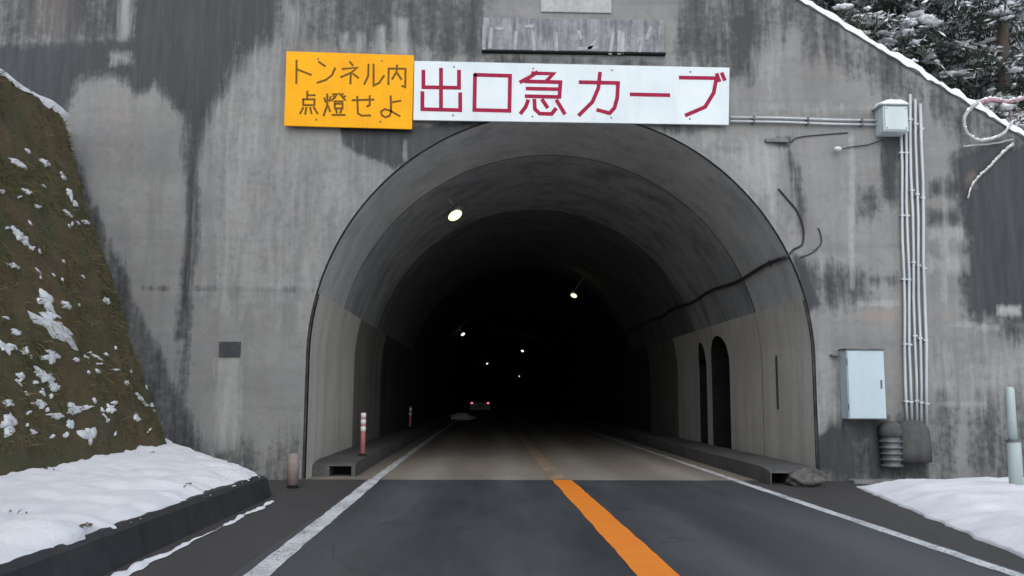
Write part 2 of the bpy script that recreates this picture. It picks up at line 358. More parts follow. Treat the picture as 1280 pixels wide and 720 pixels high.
def lin(a, b, n): return [a + (b - a) * i / (n - 1) for i in range(n)]
def fbm(x, y, z=0, oct_=4): return mnoise.fractal((x, y, z), 1.0, 2.0, oct_)

# ------------------------------------------------------------------ ground and road
Y0, Y1 = -120.0, YW + 0.02
struct(grid([-400, -60, 0, 60, 400], [-400, -60, 0, 60, 400], lambda a, b: (a, b, -0.06)).build('ground', M['snow']))
struct(MB().add([(-3.0, Y0, -0.004), (5.9, Y0, -0.004), (5.9, Y1 + .02, -0.004), (-3.0, Y1 + .02, -0.004)], [(0, 1, 2, 3)]).build('road_shoulder', M['shoulder']))
struct(MB().add([(-6.2, 11.0, -0.010), (-2.9, 11.0, -0.010), (-2.9, YW + .03, -0.010), (-6.2, YW + .03, -0.010)], [(0, 1, 2, 3)]).build('ground_apron', M['shoulder']))
struct(MB().add([(5.8, 11.0, -0.010), (13, 11.0, -0.010), (13, YW + .03, -0.010), (5.8, YW + .03, -0.010)], [(0, 1, 2, 3)]).build('ground_apron', M['shoulder']))
road = MB().add([(-1.92, Y0, 0), (4.24, Y0, 0), (4.24, Y1 - .03, 0), (-1.92, Y1 - .03, 0)], [(0, 1, 2, 3)]).build('road', M['asphalt'])
struct(road)
TC = 1.27                                    # tunnel axis at the portal
def tx(y): return TC + (1.2e-4 * (y - 15) ** 2 if y > 15 else 0) + (0.004 * (y - 150) ** 2 if y > 150 else 0)
TY = [YW - 0.02] + [15 + i * 2.0 for i in range(0, 110)]
def along(x0, x1, z, ys):                    # a strip that follows the tunnel's curve
    m = MB(); vs = []
    for y in ys: vs += [(x0 + tx(y) - TC, y, z), (x1 + tx(y) - TC, y, z)]
    return m.add(vs, [(2 * i, 2 * i + 1, 2 * i + 3, 2 * i + 2) for i in range(len(ys) - 1)])
pave = along(-3.3, 5.5, 0.0, TY).build('tunnel_road_pavement', M['pavement']); struct(pave)
# painted lines are parts of the road they lie on
def line(x, w, mat, par, ys, name, jit=0.012, z=0.004, lean=0.0):
    m = MB(); vs = []
    for i, y in enumerate(ys):
        a, b = jit * fbm(y * 2.1, x, 3), jit * fbm(y * 2.1, x, 9); s = tx(y) - TC
        s += max(0, YW - max(y, -20)) * lean; vs += [(x - w / 2 + a + s, y, z), (x + w / 2 + b + s, y, z)]
    m.add(vs, [(2 * i, 2 * i + 1, 2 * i + 3, 2 * i + 2) for i in range(len(ys) - 1)])
    return m.build(name, mat, par)
ysr = [Y0, -40, -20] + lin(-6, Y1 - .04, 180)
line(1.25, 0.325, M['orange'], road, ysr, 'centre_line', lean=.010)
line(-1.81, 0.19, M['white'], road, ysr, 'edge_line', 0.02, lean=.011)
line(4.12, 0.14, M['white'], road, ysr, 'edge_line', 0.02)
yst = lin(Y1 + .01, 40, 120) + lin(41, 220, 90)
line(1.20, 0.28, M['orange_worn'], pave, yst, 'centre_line', 0.03)
line(-1.81, 0.15, M['white'], pave, yst, 'edge_line', 0.02)
line(4.12, 0.13, M['white'], pave, yst, 'edge_line', 0.02)

# ------------------------------------------------------------------ portal wall with stain and painted shadow attributes
RAD, ZS = 4.23, 2.0
HR = RAD + 0.035                             # hole radius in the wall: a groove is left round the lining
pa, pb = at(1008, 0), at(1280, 166)
SL = (pb.z - pa.z) / (pb.x - pa.x)
def ztop(x): return np.minimum(8.9, pa.z - 0.12 + SL * (x - pa.x))
def wall_mesh():
    x0, x1, z0, z1, h = -11.0, 13.0, -0.06, 8.96, 0.05
    nx, nzz = int((x1 - x0) / h) + 1, int((z1 - z0) / h) + 1
    X, Z = np.meshgrid(x0 + np.arange(nx) * h, z0 + np.arange(nzz) * h)
    def hole(X, Z):                          # > 0 inside the opening
        dx = X - TC; r = np.where(Z > ZS, np.hypot(dx, Z - ZS), np.abs(dx)); return HR - r
    inh = hole(X, Z) > 0; top = Z > ztop(X)
    bad = inh | top
    c = [bad[:-1, :-1], bad[:-1, 1:], bad[1:, 1:], bad[1:, :-1]]
    keep = ~(c[0] & c[1] & c[2] & c[3])
    # snap the outside corners of kept cells onto the outline
    ang_r = np.hypot(X - TC, np.maximum(Z - ZS, 0)); k = HR / np.maximum(ang_r, 1e-6)
    Xs = np.where(inh, TC + (X - TC) * k, X); Zs = np.where(inh & (Z > ZS), ZS + (Z - ZS) * k, Z)
    Zs = np.where(top, ztop(X), Zs)
    idx = np.arange(nx * nzz).reshape(nzz, nx)
    q = np.stack([idx[:-1, :-1], idx[:-1, 1:], idx[1:, 1:], idx[1:, :-1]], -1)[keep]
    used = np.unique(q); remap = np.full(nx * nzz, -1); remap[used] = np.arange(len(used)); q = remap[q]
    x, z = Xs.ravel()[used], Zs.ravel()[used]
    y = np.full(len(x), YW)
    for i in range(len(x)): y[i] += 0.008 * mnoise.noise((x[i] * .9, z[i] * .9, 5))
    return x, y, z, q
wx, wy, wz, wq = wall_mesh()
def pp(*pts): return [(at(a, b).x, at(a, b).z) for a, b in pts]
def rectp(a, b, c, d): return pp((a, b), (c, b), (c, d), (a, d))
def sdf(poly, x, z):
    P = np.array(poly); d = np.full(len(x), 1e9); ins = np.zeros(len(x), bool)
    for i in range(len(P)):
        a, b = P[i], P[(i + 1) % len(P)]; e = b - a
        t = np.clip(((x - a[0]) * e[0] + (z - a[1]) * e[1]) / max(e @ e, 1e-9), 0, 1)
        d = np.minimum(d, np.hypot(x - a[0] - e[0] * t, z - a[1] - e[1] * t))
        cr = ((a[1] > z) != (b[1] > z)) & (x < (b[0] - a[0]) * (z - a[1]) / (b[1] - a[1] + 1e-12) + a[0]); ins ^= cr
    return np.where(ins, -d, d)
def field(items):
    out = np.zeros(len(wx))
    for poly, amt, soft in items:
        out = np.maximum(out, amt * np.clip(0.5 - sdf(poly, wx, wz) / soft, 0, 1))
    return out
DARK = [
    (pp((-90, 60), (170, 50), (168, 100), (140, 92), (118, 88), (95, 102), (85, 130), (74, 158), (40, 140), (-90, 140)), 0.95, .25),
    (pp((165, -60), (350, -60), (345, 30), (338, 50), (305, 62), (297, 88), (282, 108), (262, 132), (252, 165), (246, 195), (235, 195), (234, 142), (222, 132), (205, 110), (190, 104), (172, 112), (160, 98)), 1.0, .22),
    (pp((-90, -60), (170, -60), (165, 60), (-90, 65)), .50, .4),
    (pp((424, 155), (515, 160), (610, 150), (585, 163), (545, 180), (492, 210), (466, 196), (448, 190), (431, 180)), .95, .08),
    (pp((234, 185), (247, 185), (243, 300), (232, 425), (219, 425), (230, 300)), .8, .12),
    (pp((226, 420), (236, 420), (226, 560), (216, 560)), .45, .12),
    (pp((74, 158), (86, 172), (110, 235), (142, 305), (172, 375), (198, 435), (226, 495), (246, 545), (258, 566), (200, 600), (60, 250)), .50, .10),  # darker band along the slope's edge
    (pp((345, -60), (620, -60), (610, 72), (520, 72), (518, 66), (358, 62)), .46, .3),
    (pp((560, -20), (604, -20), (604, 74), (540, 74)), .55, .2),
    (pp((835, -60), (1000, -60), (1010, 20), (930, 95), (912, 84), (835, 70)), .42, .35),
    (pp((916, 15), (946, 15), (940, 92), (915, 95)), .75, .2),
    (pp((1000, -20), (1040, 20), (1300, 175), (1300, 215), (1200, 170), (1090, 110), (1010, 70)), .38, .3),  # darker band below the coping
    (pp((1196, 200), (1240, 178), (1300, 185), (1300, 415), (1256, 398), (1212, 388), (1204, 345), (1212, 300), (1203, 250)), .98, .25),
    (pp((1096, 165), (1130, 165), (1128, 260), (1102, 250)), .62, .2),  # shadow below the junction box, painted into the wall
    (pp((1040, 325), (1085, 338), (1092, 376), (1024, 388), (1008, 340)), .5, .25),
    (pp((1024, 540), (1045, 527), (1130, 530), (1166, 560), (1160, 604), (1046, 606), (1018, 592)), .62, .25),
    (pp((1021, 548), (1046, 530), (1040, 575), (1026, 592), (1018, 590)), 1.0, .1),
    (pp((1056, 522), (1112, 522), (1100, 552), (1062, 552)), .9, .15),  # darker patch directly below the cabinet
    (rectp(1072, 235, 1102, 275), .5, .18), (rectp(1160, 224, 1202, 247), .55, .12), (rectp(1160, 262, 1200, 281), .55, .12),
    (rectp(1070, 343, 1125, 356), .45, .12), (rectp(1030, 350, 1080, 372), .4, .2),
    (pp((1170, 505), (1290, 495), (1290, 612), (1165, 606)), .26, .4),
    (pp((990, 318), (1002, 322), (1026, 382), (1006, 388)), .85, .1),
    (pp((1205, 395), (1290, 398), (1290, 440), (1260, 425)), .5, .2),
    (pp((240, 540), (385, 545), (390, 620), (240, 620)), .30, .3),
    (pp((90, 358), (392, 361), (392, 364), (90, 361)), .5, .05),
    (pp((820, 155), (880, 160), (868, 168), (835, 166)), .5, .1),
    (pp((604, 68), (832, 76), (832, 84), (604, 80)), .4, .06),
    (pp((985, 190), (1000, 215), (1006, 260), (1000, 300), (994, 260)), .4, .1),
    (pp((960, 172), (988, 172), (986, 184), (962, 184)), .5, .06),
]
LIGHT = [
    (rectp(269, 446, 301, 566), .66, .10), (rectp(372, 322, 392, 366), .5, .15), (rectp(150, -20, 168, 48), .6, .12), (rectp(138, 66, 166, 80), .6, .12),
    (pp((250, 150), (355, 100), (355, 165), (420, 180), (480, 215), (410, 300), (390, 400), (250, 400)), .36, .7),
    (pp((300, 60), (355, 45), (358, 160), (270, 150)), .34, .4),
    (rectp(470, 32, 482, 66), .75, .08), (rectp(494, 22, 512, 68), .8, .08), (rectp(424, 40, 436, 64), .6, .08), (rectp(360, 10, 385, 62), .45, .15), (rectp(446, 42, 456, 64), .5, .08),
    (pp((890, 185), (965, 175), (1010, 320), (985, 315), (935, 235)), .5, .3), (rectp(1061, 168, 1068, 362), .7, .06),
    (rectp(1072, 376, 1126, 383), .8, .05), (rectp(1160, 284, 1208, 300), .55, .08), (rectp(1160, 318, 1212, 342), .5, .1), (rectp(1174, 226, 1184, 380), .5, .08),
    (rectp(1246, 382, 1276, 395), .95, .06), (rectp(1020, 440, 1050, 528), .5, .2), (rectp(1184, 404, 1218, 408), .8, .04), (rectp(1220, 404, 1252, 414), .6, .06),
    (pp((1160, 415), (1290, 440), (1290, 500), (1160, 500)), .30, .3), (rectp(958, 30, 964, 130), .45, .06), (rectp(936, 60, 975, 100), .4, .2),
    (rectp(605, 66, 828, 73), .55, .05), (rectp(940, 130, 1095, 142), .4, .12), (rectp(1172, 502, 1232, 508), .7, .05),
    (rectp(504, 176, 507, 200), .9, .03), (pp((905, 215), (915, 222), (948, 255), (942, 262)), .8, .06), (rectp(868, 160, 905, 185), .4, .15),
]
RUST = [(rectp(1074, 384, 1126, 402), .6, .12), (rectp(1070, 196, 1100, 225), .35, .3), (rectp(120, 110, 180, 220), .40, .5), (rectp(300, 225, 345, 260), .4, .3), (rectp(1000, 60, 1060, 110), .38, .5), (rectp(1206, 212, 1222, 238), .5, .12), (rectp(352, 560, 380, 610), .4, .2), (rectp(1172, 385, 1190, 400), .5, .1), (rectp(1005, 70, 1020, 100), .4, .2), (rectp(20, -40, 110, 60), .35, .5)]
def build_wall(root):
    me = bpy.data.meshes.new('wall_face'); off = organ(root)
    me.from_pydata(np.stack([wx - off.x, wy - off.y, wz - off.z], 1).tolist(), [], wq.tolist())
    for k, it in (('dark', DARK), ('light', LIGHT), ('rust', RUST)):
        a = me.attributes.new(k, 'FLOAT', 'POINT'); a.data.foreach_set('value', field([(p_, a_ * (1.45 if k == 'dark' else 1.0), max(f_, .06) * 1.7) for p_, a_, f_ in it]).astype(np.float32))
    me.materials.append(M['wall']); me.polygons.foreach_set('use_smooth', [True] * len(me.polygons))
    o = bpy.data.objects.new('wall_face', me); COL.objects.link(o); o.parent = root; ORG[o.name] = off
    return o
portal = thing('tunnel_portal_wall', 'tall stained concrete portal wall around the tunnel mouth', 'wall', (TC, YW, 0))
build_wall(portal)
# groove filler between the wall and the lining
def arch(r, n=64, zb=-0.05): return [(TC - r, zb)] + [(TC - r * math.cos(math.pi * i / n), ZS + r * math.sin(math.pi * i / n)) for i in range(n + 1)] + [(TC + r, zb)]
def ring(r0, r1, y0, y1, front=True):
    a, b = arch(r0), arch(r1); n = len(a); m = MB()
    vs = [(x, y0, z) for x, z in a] + [(x, y0, z) for x, z in b] + [(x, y1, z) for x, z in a] + [(x, y1, z) for x, z in b]
    fs = []
    for i in range(n - 1):
        fs += [(i, i + 1, n + i + 1, n + i), (i, 2 * n + i, 2 * n + i + 1, i + 1), (n + i, n + i + 1, 3 * n + i + 1, 3 * n + i)]
    return m.add(vs, fs)
ring(RAD + 0.004, HR + 0.05, YW + 0.05, YW + 0.30).build('joint_filler', M['joint'], portal)
# sloping coping with its snow
def coping(root):
    xs = [-11.0, 0.0] + [pa.x - 0.13 - (pa.z - 8.9) / SL * 0] 
    xk = pa.x + (8.9 - (pa.z - 0.12)) / SL       # where the level top breaks into the slope
    pts = [(-11.0, 8.9), (xk, 8.9), (13.0, float(ztop(np.array(13.0))))]
    m = MB()
    prof = [(-0.03, 0.0), (-0.03, 0.06), (0.55, 0.06), (0.55, 0.0)]
    vs = [(x, YW + a, z + b) for x, z in pts for a, b in prof]
    fs = [(i * 4 + j, i * 4 + (j + 1) % 4, (i + 1) * 4 + (j + 1) % 4, (i + 1) * 4 + j) for i in range(2) for j in range(4)] + [(0, 1, 2, 3), (8, 9, 10, 11)]
    c = m.add(vs, fs).build('coping', M['coping'], root, bevel=0.015)
    n = 340; m = MB(); vs = []
    for i in range(n):
        t = i / (n - 1); x = -11 + 24 * t; zt = float(ztop(np.array(x))) + 0.02
        hgt = 0.12 + 0.06 * fbm(x * 1.7, 2.0) + 0.07 * fbm(x * 6, 7.0); hgt = max(0.05, hgt)
        o = 0.03 * fbm(x * 4, 11.0)
        for a, b in ((-0.05 + o, -0.01 + .05 * fbm(x * 5, 3.0)), (-0.065 + o, hgt * .6), (-0.02 + o, hgt), (0.25, hgt * 1.25), (0.52, hgt), (0.54, 0)):
            vs.append((x, YW + a, zt + b))
    m.add(vs, [(i * 6 + j, i * 6 + j + 1, (i + 1) * 6 + j + 1, (i + 1) * 6 + j) for i in range(n - 1) for j in range(5)])
    m.build('snow_cap', M['snow'], c, smooth=True)
coping(portal)
# weathered name plaque set in the wall
q0, q1 = at(604, 22), at(829, 68)
pl = MB().box(q0.x, q1.x, YW - 0.09, YW + .1, q1.z, q0.z - .03).build('name_plaque', M['plaque'], portal, bevel=0.012)
MB().box(q0.x - .02, q1.x + .03, YW - 0.10, YW + .1, q1.z - 0.035, q1.z - 0.004).build('sill', M['black'], pl, bevel=0.006)
a, b = at(676, 0), at(764, 17)
MB().box(a.x, b.x, YW - 0.03, YW + .05, b.z, a.z + .12).build('concrete_block', M['pale'], portal, bevel=0.01)
# worn relief marks on the plaque (no longer readable)
mk = MB()
def zr(x, y): return (590 + x / 4.923, y / 4.923)
def stroke(m, pts, w, y, plane_fn, t=0.004):
    """a flat raised stroke on the wall side of y, points in photo pixels"""
    P = [plane_fn(*p) for p in pts]; P = [Vector((p.x, p.z)) for p in P]
    L, Rr = [], []
    for i, p in enumerate(P):
        d0 = (p - P[i - 1]).normalized() if i else (P[1] - P[0]).normalized()
        d1 = (P[i + 1] - p).normalized() if i < len(P) - 1 else d0
        n0, n1 = Vector((-d0.y, d0.x)), Vector((-d1.y, d1.x)); nn = (n0 + n1).normalized(); k = 1 / max(0.5, nn.dot(n0))
        e = Vector((0, 0))
        if i == 0: e = -d1 * w * .3
        if i == len(P) - 1: e = d0 * w * .3
        L.append(p + e + nn * w / 2 * k); Rr.append(p + e - nn * w / 2 * k)
    n = len(P)
    vs = [(q.x, y - t, q.y) for q in L] + [(q.x, y - t, q.y) for q in Rr] + [(q.x, y, q.y) for q in L] + [(q.x, y, q.y) for q in Rr]
    fs = []
    for i in range(n - 1):
        fs += [(i, i + 1, n + i + 1, n + i), (i, 2 * n + i, 2 * n + i + 1, i + 1), (n + i, n + i + 1, 3 * n + i + 1, 3 * n + i)]
    fs += [(0, n, 3 * n, 2 * n), (n - 1, 2 * n - 1, 4 * n - 1, 3 * n - 1)]
    m.add(vs, fs)
for s in ([(868, 205), (862, 250), (850, 330)], [(905, 195), (905, 330)], [(930, 205), (925, 325)], [(515, 205), (520, 310)], [(655, 195), (675, 235)], [(660, 300), (770, 290)], [(765, 250), (720, 300)],
          [(120, 175), (110, 290)], [(150, 175), (190, 178)], [(330, 165), (375, 160)], [(270, 200), (262, 300)], [(380, 200), (385, 310)], [(30, 165), (72, 310)][:0] or [(75, 160), (72, 310)], [(1050, 240), (1030, 320)], [(1100, 170), (1075, 240)]):
    stroke(mk, [zr(*p) for p in s], 0.06, YW - 0.09, lambda a, b: at(a, b, YW - 0.09), 0.006)
mk.build('relief_mark', M['plaque_mark'], pl)

# ------------------------------------------------------------------ tunnel
tunnel = thing('road_tunnel', 'dark arched concrete tunnel running into the hillside', 'tunnel', (TC, YW, 0))
SEG = [YW - 0.0, 17.4] + [17.4 + 5.2 * i for i in range(1, 40)]
def vault(k0, k1):
    m = MB(); n = 56; z0 = 3.0; a0 = math.asin((z0 - ZS) / RAD)
    for k in range(k0, k1):
        ya, yb = SEG[k] + (0.004 if k > 1 else .022 if k else 0), SEG[k + 1] - (0.004 if k else .022); dr = 0 if k == 0 else R_.uniform(-.003, .006)
        ys = lin(ya, yb, 5); vs = []
        for y in ys:
            for i in range(n + 1):
                w = a0 + (math.pi - 2 * a0) * i / n
                vs.append((tx(y) - (RAD + dr) * math.cos(w), y, ZS + (RAD + dr) * math.sin(w)))
        m.add(vs, [(j * (n + 1) + i, (j + 1) * (n + 1) + i, (j + 1) * (n + 1) + i + 1, j * (n + 1) + i + 1) for j in range(4) for i in range(n)])
    return m
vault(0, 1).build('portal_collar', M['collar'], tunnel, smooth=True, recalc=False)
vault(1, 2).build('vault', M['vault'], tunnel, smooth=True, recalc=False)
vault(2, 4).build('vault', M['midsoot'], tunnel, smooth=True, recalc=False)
vault(4, len(SEG) - 1).build('vault', M['soot'], tunnel, smooth=True, recalc=False)  # each vault section painted darker than the last to imitate fading daylight
def shell():
    m = MB(); n = 40; ys = [YW + .31] + [16 + 2 * i for i in range(105)]; vs = []
    for y in ys:
        for x, z in [(-1, -.1)] : pass
        pr = [(-(RAD + .07), -.1)] + [(-(RAD + .07) * math.cos(math.pi * i / n), ZS + (RAD + .07) * math.sin(math.pi * i / n)) for i in range(n + 1)] + [(RAD + .07, -.1)]
        vs += [(tx(y) + a, y, b) for a, b in pr]
    k = n + 3
    m.add(vs, [(j * k + i, (j + 1) * k + i, (j + 1) * k + i + 1, j * k + i + 1) for j in range(len(ys) - 1) for i in range(k - 1)
               if not (i >= k - 9 and 16.5 < ys[j + 1] and ys[j] < 24.5)])
    m.box(tx(20) + RAD - .35, tx(20) + RAD + 2.2, 15.5, 26.6, -.1, -.05).box(tx(20) + RAD + 2.0, tx(20) + RAD + 2.2, 15.5, 26.6, -.05, 5.6)  # unseen boxes added behind the niches to stop light leaking in
    m.box(tx(20) + RAD - 1.2, tx(20) + RAD + 2.2, 15.5, 26.6, 5.6, 5.8).box(tx(20) + RAD + .08, tx(20) + RAD + 2.0, 15.5, 15.6, -.05, 5.6).box(tx(20) + RAD + .08, tx(20) + RAD + 2.0, 26.5, 26.6, -.05, 5.6)
    e = [(tx(ys[-1]) + a, ys[-1], b) for a, b in pr]; m.add(e, [tuple(range(k))])
    return m
shell().build('outer_shell', M['joint'], tunnel)
def prof_x(z): return RAD - .03 if z <= ZS else math.sqrt(RAD ** 2 - (z - ZS) ** 2) - .03
NICHE = [(19.75, 21.35, 2.80), (21.85, 23.15, 2.75)]
def side_wall(sgn, niches, ya, yb):
    m = MB(); niche_m = MB(); zs = [0, .3, .8, 1.4, 2.0, 2.3, 2.6, 2.85, 3.05]
    cuts = sorted(set([SEG[0]] + SEG[1:] + [v for nn in niches for v in nn[:2]]))
    cuts = sorted(set([c for c in cuts if ya <= c <= yb] + [ya, yb]))
    for a, b in zip(cuts[:-1], cuts[1:]):
        nn = next((q for q in niches if abs(q[0] - a) < 1e-6), None)
        g = 0.010 if a in SEG and a > 15 else 0; h = 0.010 if b in SEG else 0
        ys = lin(a + g, b - h, 17 if nn else 5)
        if nn:
            def zt(y): t = (y - a) / (b - a) * 2 - 1; return nn[2] - .55 + .55 * math.sqrt(max(0, 1 - t * t))
            col = lambda y: [zt(y) + (3.05 - zt(y)) * i / 4 for i in range(5)]
        else: col = lambda y: zs
        vs = []; k = len(col(a))
        for y in ys: vs += [(tx(y) + sgn * prof_x(z), y, z) for z in col(y)]
        m.add(vs, [(j * k + i, (j + 1) * k + i, (j + 1) * k + i + 1, j * k + i + 1) for j in range(len(ys) - 1) for i in range(k - 1)])
        # top ledge back to the vault
        vs = []
        for y in ys: vs += [(tx(y) + sgn * prof_x(3.05), y, 3.05), (tx(y) + sgn * (prof_x(3.05) + .12), y, 3.05)]
        m.add(vs, [(2 * i, 2 * i + 1, 2 * i + 3, 2 * i + 2) for i in range(len(ys) - 1)])
        if nn:
            keep_m = m; m = niche_m; D = 1.3; X = lambda y, z, d: tx(y) + sgn * (prof_x(z) + d)
            for y in (a, b):
                z1 = zt(y); m.add([(X(y, 0, 0), y, 0), (X(y, 2, 0), y, 2.0), (X(y, z1, 0), y, z1), (X(y, 0, D), y, z1), (X(y, 0, D), y, 0)], [(0, 1, 2, 3, 4)])
            vs = []
            for y in ys: vs += [(X(y, zt(y), 0), y, zt(y)), (X(y, 0, D), y, zt(y))]
            m.add(vs, [(2 * i, 2 * i + 1, 2 * i + 3, 2 * i + 2) for i in range(len(ys) - 1)])
            vs = []
            for y in ys: vs += [(X(y, 0, D), y, 0), (X(y, 0, D), y, zt(y))]
            m.add(vs, [(2 * i, 2 * i + 1, 2 * i + 3, 2 * i + 2) for i in range(len(ys) - 1)])
            m.build('niche', M['black'], tunnel); niche_m = MB(); m = keep_m  # niche inside coloured black to stand for its shade
    return m
YE = SEG[-1]
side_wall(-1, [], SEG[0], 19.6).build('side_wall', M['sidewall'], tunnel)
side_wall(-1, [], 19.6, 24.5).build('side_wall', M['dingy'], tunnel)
side_wall(-1, [], 24.5, YE).build('side_wall', M['soot'], tunnel)  # side walls step darker inward as painted falloff of daylight
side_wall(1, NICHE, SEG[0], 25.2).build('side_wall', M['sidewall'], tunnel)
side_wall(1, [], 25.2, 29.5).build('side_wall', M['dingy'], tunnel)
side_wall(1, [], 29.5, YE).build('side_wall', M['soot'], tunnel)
# thin black strip standing in for a joint in the right lining wall
a = at(967, 452, 16.6); b_ = at(970, 520, 16.6)
MB().box(TC + 4.17, TC + 4.20, 16.45, 16.49, 1.15, 2.15).build('wall_bracket', M['cable'], tunnel)

# raised walkways with a drain opening in their ends
def walkway(x0, x1, inner, ystart, hole):
    m = MB(); ys = [ystart + .5] + [y for y in TY if y > ystart + 1.0]; H = 0.25; vs = []
    for y in ys:
        s = tx(y) - TC; vs += [(x0 + s, y, 0), (x0 + s, y, H), (x1 + s, y, H), (x1 + s, y, 0)]
    m.add(vs, [(j * 4 + i, (j + 1) * 4 + i, (j + 1) * 4 + i + 1, j * 4 + i + 1) for j in range(len(ys) - 1) for i in range(3)])
    y0, y1 = ystart, ystart + .5             # the end block is left open for the drain
    for a, b in ((x0, hole[0]), (hole[1], x1)): m.box(a, b, y0, y1, 0, .175)
    m.add([(x0, y0, .175), (x1, y0, .175), (x1, y1, .175), (x0, y1, .175), (x0, y0 + .06, .205), (x1, y0 + .06, .205), (x1, y1, H), (x0, y1, H)], [(0, 1, 2, 3), (4, 5, 6, 7), (0, 1, 5, 4), (1, 2, 6, 5), (2, 3, 7, 6), (3, 0, 4, 7)])
    o = m.build('pavement_walkway', M['walk']); struct(o)
    MB().add([(hole[0], y1 - .02, 0), (hole[1], y1 - .02, 0), (hole[1], y1 - .02, .175), (hole[0], y1 - .02, .175)], [(0, 1, 2, 3)]).build('drain_opening', M['black'], o)  # black sheet stands in for the shade inside the drain
    return o
walkway(-2.95, -2.20, 1, 15.2, (-2.64, -2.27))
walkway(4.50, 5.34, 1, 14.05, (4.52, 4.80))

# ------------------------------------------------------------------ left bank: kerb, snow, earth slope
KX = -2.88
def kerb():
    m = MB(); ys = [-40, -20, -8] + lin(-4, 12.0, 92) + [12.3, 12.5]; vs = []
    for i, y in enumerate(ys):
        j = 0.012 * fbm(y * 1.3, 3); e = 0.25 if y > 12.4 else 0.06 if y > 12.2 else 0
        hgt = .30 - e * .6
        vs += [(KX + j - e * .3, y, -.02), (KX - .07 + j - e * .3, y, hgt * .85), (KX - .12 + j - e * .3, y, hgt), (KX - .42, y, hgt + .0), (KX - .42, y, -.02)]
    m.add(vs, [(k * 5 + i, (k + 1) * 5 + i, (k + 1) * 5 + i + 1, k * 5 + i + 1) for k in range(len(ys) - 1) for i in range(4)] + [tuple(range(5)), tuple((len(ys) - 1) * 5 + i for i in range(5))])
    return m
tag(kerb().build('kerb_wall', M['kerb'], smooth=False), 'low dark wet kerb wall holding back the left snow bank', 'kerb')
SB, ST = Vector((-4.98, 0, .72)), Vector((-6.88, 0, 5.85))
def snow_left(u_, y):
    ye = 14.68 if u_ > .85 else 12.3 + 2.38 * (u_ / .85) ** .75
    yy = y if y < 9 else 9 + (y - 9) / (14.68 - 9) * (ye - 9)
    edge = 0.06 * fbm(yy * 1.9, 1.0) + 0.06 * fbm(yy * 7, 4.0) - .03
    xx = KX - .09 + edge - (2.75 + .0) * u_
    zz = .30 + .03 * fbm(yy * 3.2, u_ * 9, 7) * min(1, u_ * 12) + .015 * fbm(yy * 11, u_ * 30, 4) * min(1, u_ * 30) + .06 * min(1, u_ * 14) + (.24 + .15 * min(1, max(0, (yy - 8) / 6))) * u_ ** 1.2 + .05 * fbm(xx * 1.2, yy * .8, 8) + .012 * fbm(xx * 5, yy * 5, 2)
    if u_ == 0: zz = .285
    if y > 13.6: zz -= .16 * ((y - 13.6) / 1.08) ** 2 * (1 - u_) 
    return (xx, yy, zz)
us = [0, .008, .03, .07] + lin(.11, 1, 34)
struct(grid(us, [-40, -25, -12] + lin(-6, 14.68, 190), snow_left).build('snow_bank', M['snow'], smooth=True), None, 'stuff')
lm = MB(); rl = random.Random(9)
for (px, py, k_) in ((134, 646, 7), (158, 648, 5), (197, 578, 3), (60, 600, 3), (240, 600, 4), (90, 690, 4), (30, 640, 3)):
    c_ = atz(px, py, .42)
    for i in range(k_):
        x_, y_ = c_.x + rl.gauss(0, .05), c_.y + rl.gauss(0, .08); u_ = min(1, max(.01, (KX - .09 - x_) / 2.75)); q = snow_left(u_, y_ if y_ < 9 else 9 + (y_ - 9) * 5.68 / 5)
        d_ = Vector((rl.uniform(-1, 1), rl.uniform(-1, 1), .1)).normalized() * rl.uniform(.02, .05); w_ = Vector((-d_.y, d_.x, 0)) * rl.uniform(.2, .6)
        p_ = Vector(q) + Vector((0, 0, .006)); lm.add([p_ - d_, p_ - w_ + Vector((0, 0, .012)), p_ + d_, p_ + w_ + Vector((0, 0, .008)), p_ + Vector((0, 0, .022))], [(0, 1, 4), (1, 2, 4), (2, 3, 4), (3, 0, 4)])
struct(lm.build('leaf_litter', M['bark'], recalc=False), None, 'stuff')
# thin snow left along the kerb foot
def strip(name, x_of, w_of, ys, z=0.004, h=.035):
    m = MB(); vs = []
    for y in ys:
        x, w = x_of(y), max(0.004, w_of(y))
        vs += [(x - w / 2, y, z), (x - w * .25, y, z + min(h, w * .3)), (x + w * .2, y, z + min(h, w * .3) * .8), (x + w / 2, y, z)]
    m.add(vs, [(k * 4 + i, (k + 1) * 4 + i, (k + 1) * 4 + i + 1, k * 4 + i + 1) for k in range(len(ys) - 1) for i in range(3)])
    o = m.build(name, M['snow'], smooth=True); struct(o, None, 'stuff'); return o
strip('snow_streak', lambda y: -2.72 + .04 * fbm(y * 1.7, 5), lambda y: max(0, (.34 - .05 * max(0, y - 2.5))) * (0.75 + .8 * fbm(y * 3.1, 2)) if y < 9.5 else .05 + .06 * fbm(y * 4, 2), lin(-3, 11.6, 240))
# earth slope
SN = Vector((ST.z - SB.z, 0, -(ST.x - SB.x))).normalized()
SYE = 14.28
def slope_pt(t, y, disp=True):
    p = Vector((SB.x + (ST.x - SB.x) * t, y, SB.z + (ST.z - SB.z) * t))
    d = .07 * fbm(y * .9, t * 4.5, 3) + .035 * fbm(y * 3.5, t * 18, 6) if disp else 0
    if y > SYE - .5: d -= .28 * ((y - SYE + .5) / .5) ** 2
    return p + SN * d
def slope_fn(t, y):
    if t > 1.0:                              # level bench behind the crest
        return (ST.x - (t - 1) * 6, y, ST.z + .05 * fbm(t * 9, y * .5) - .12 * (t - 1) - (.0))
    if t < 0: return (SB.x + .25, y, SB.z - .6)
    return slope_pt(t, y)
struct(grid([-.05] + lin(0, 1, 90) + lin(1.03, 2.0, 16), [-40, -20, -8] + lin(-3, SYE, 210), slope_fn).build('earth_slope', M['soil'], smooth=True), None)
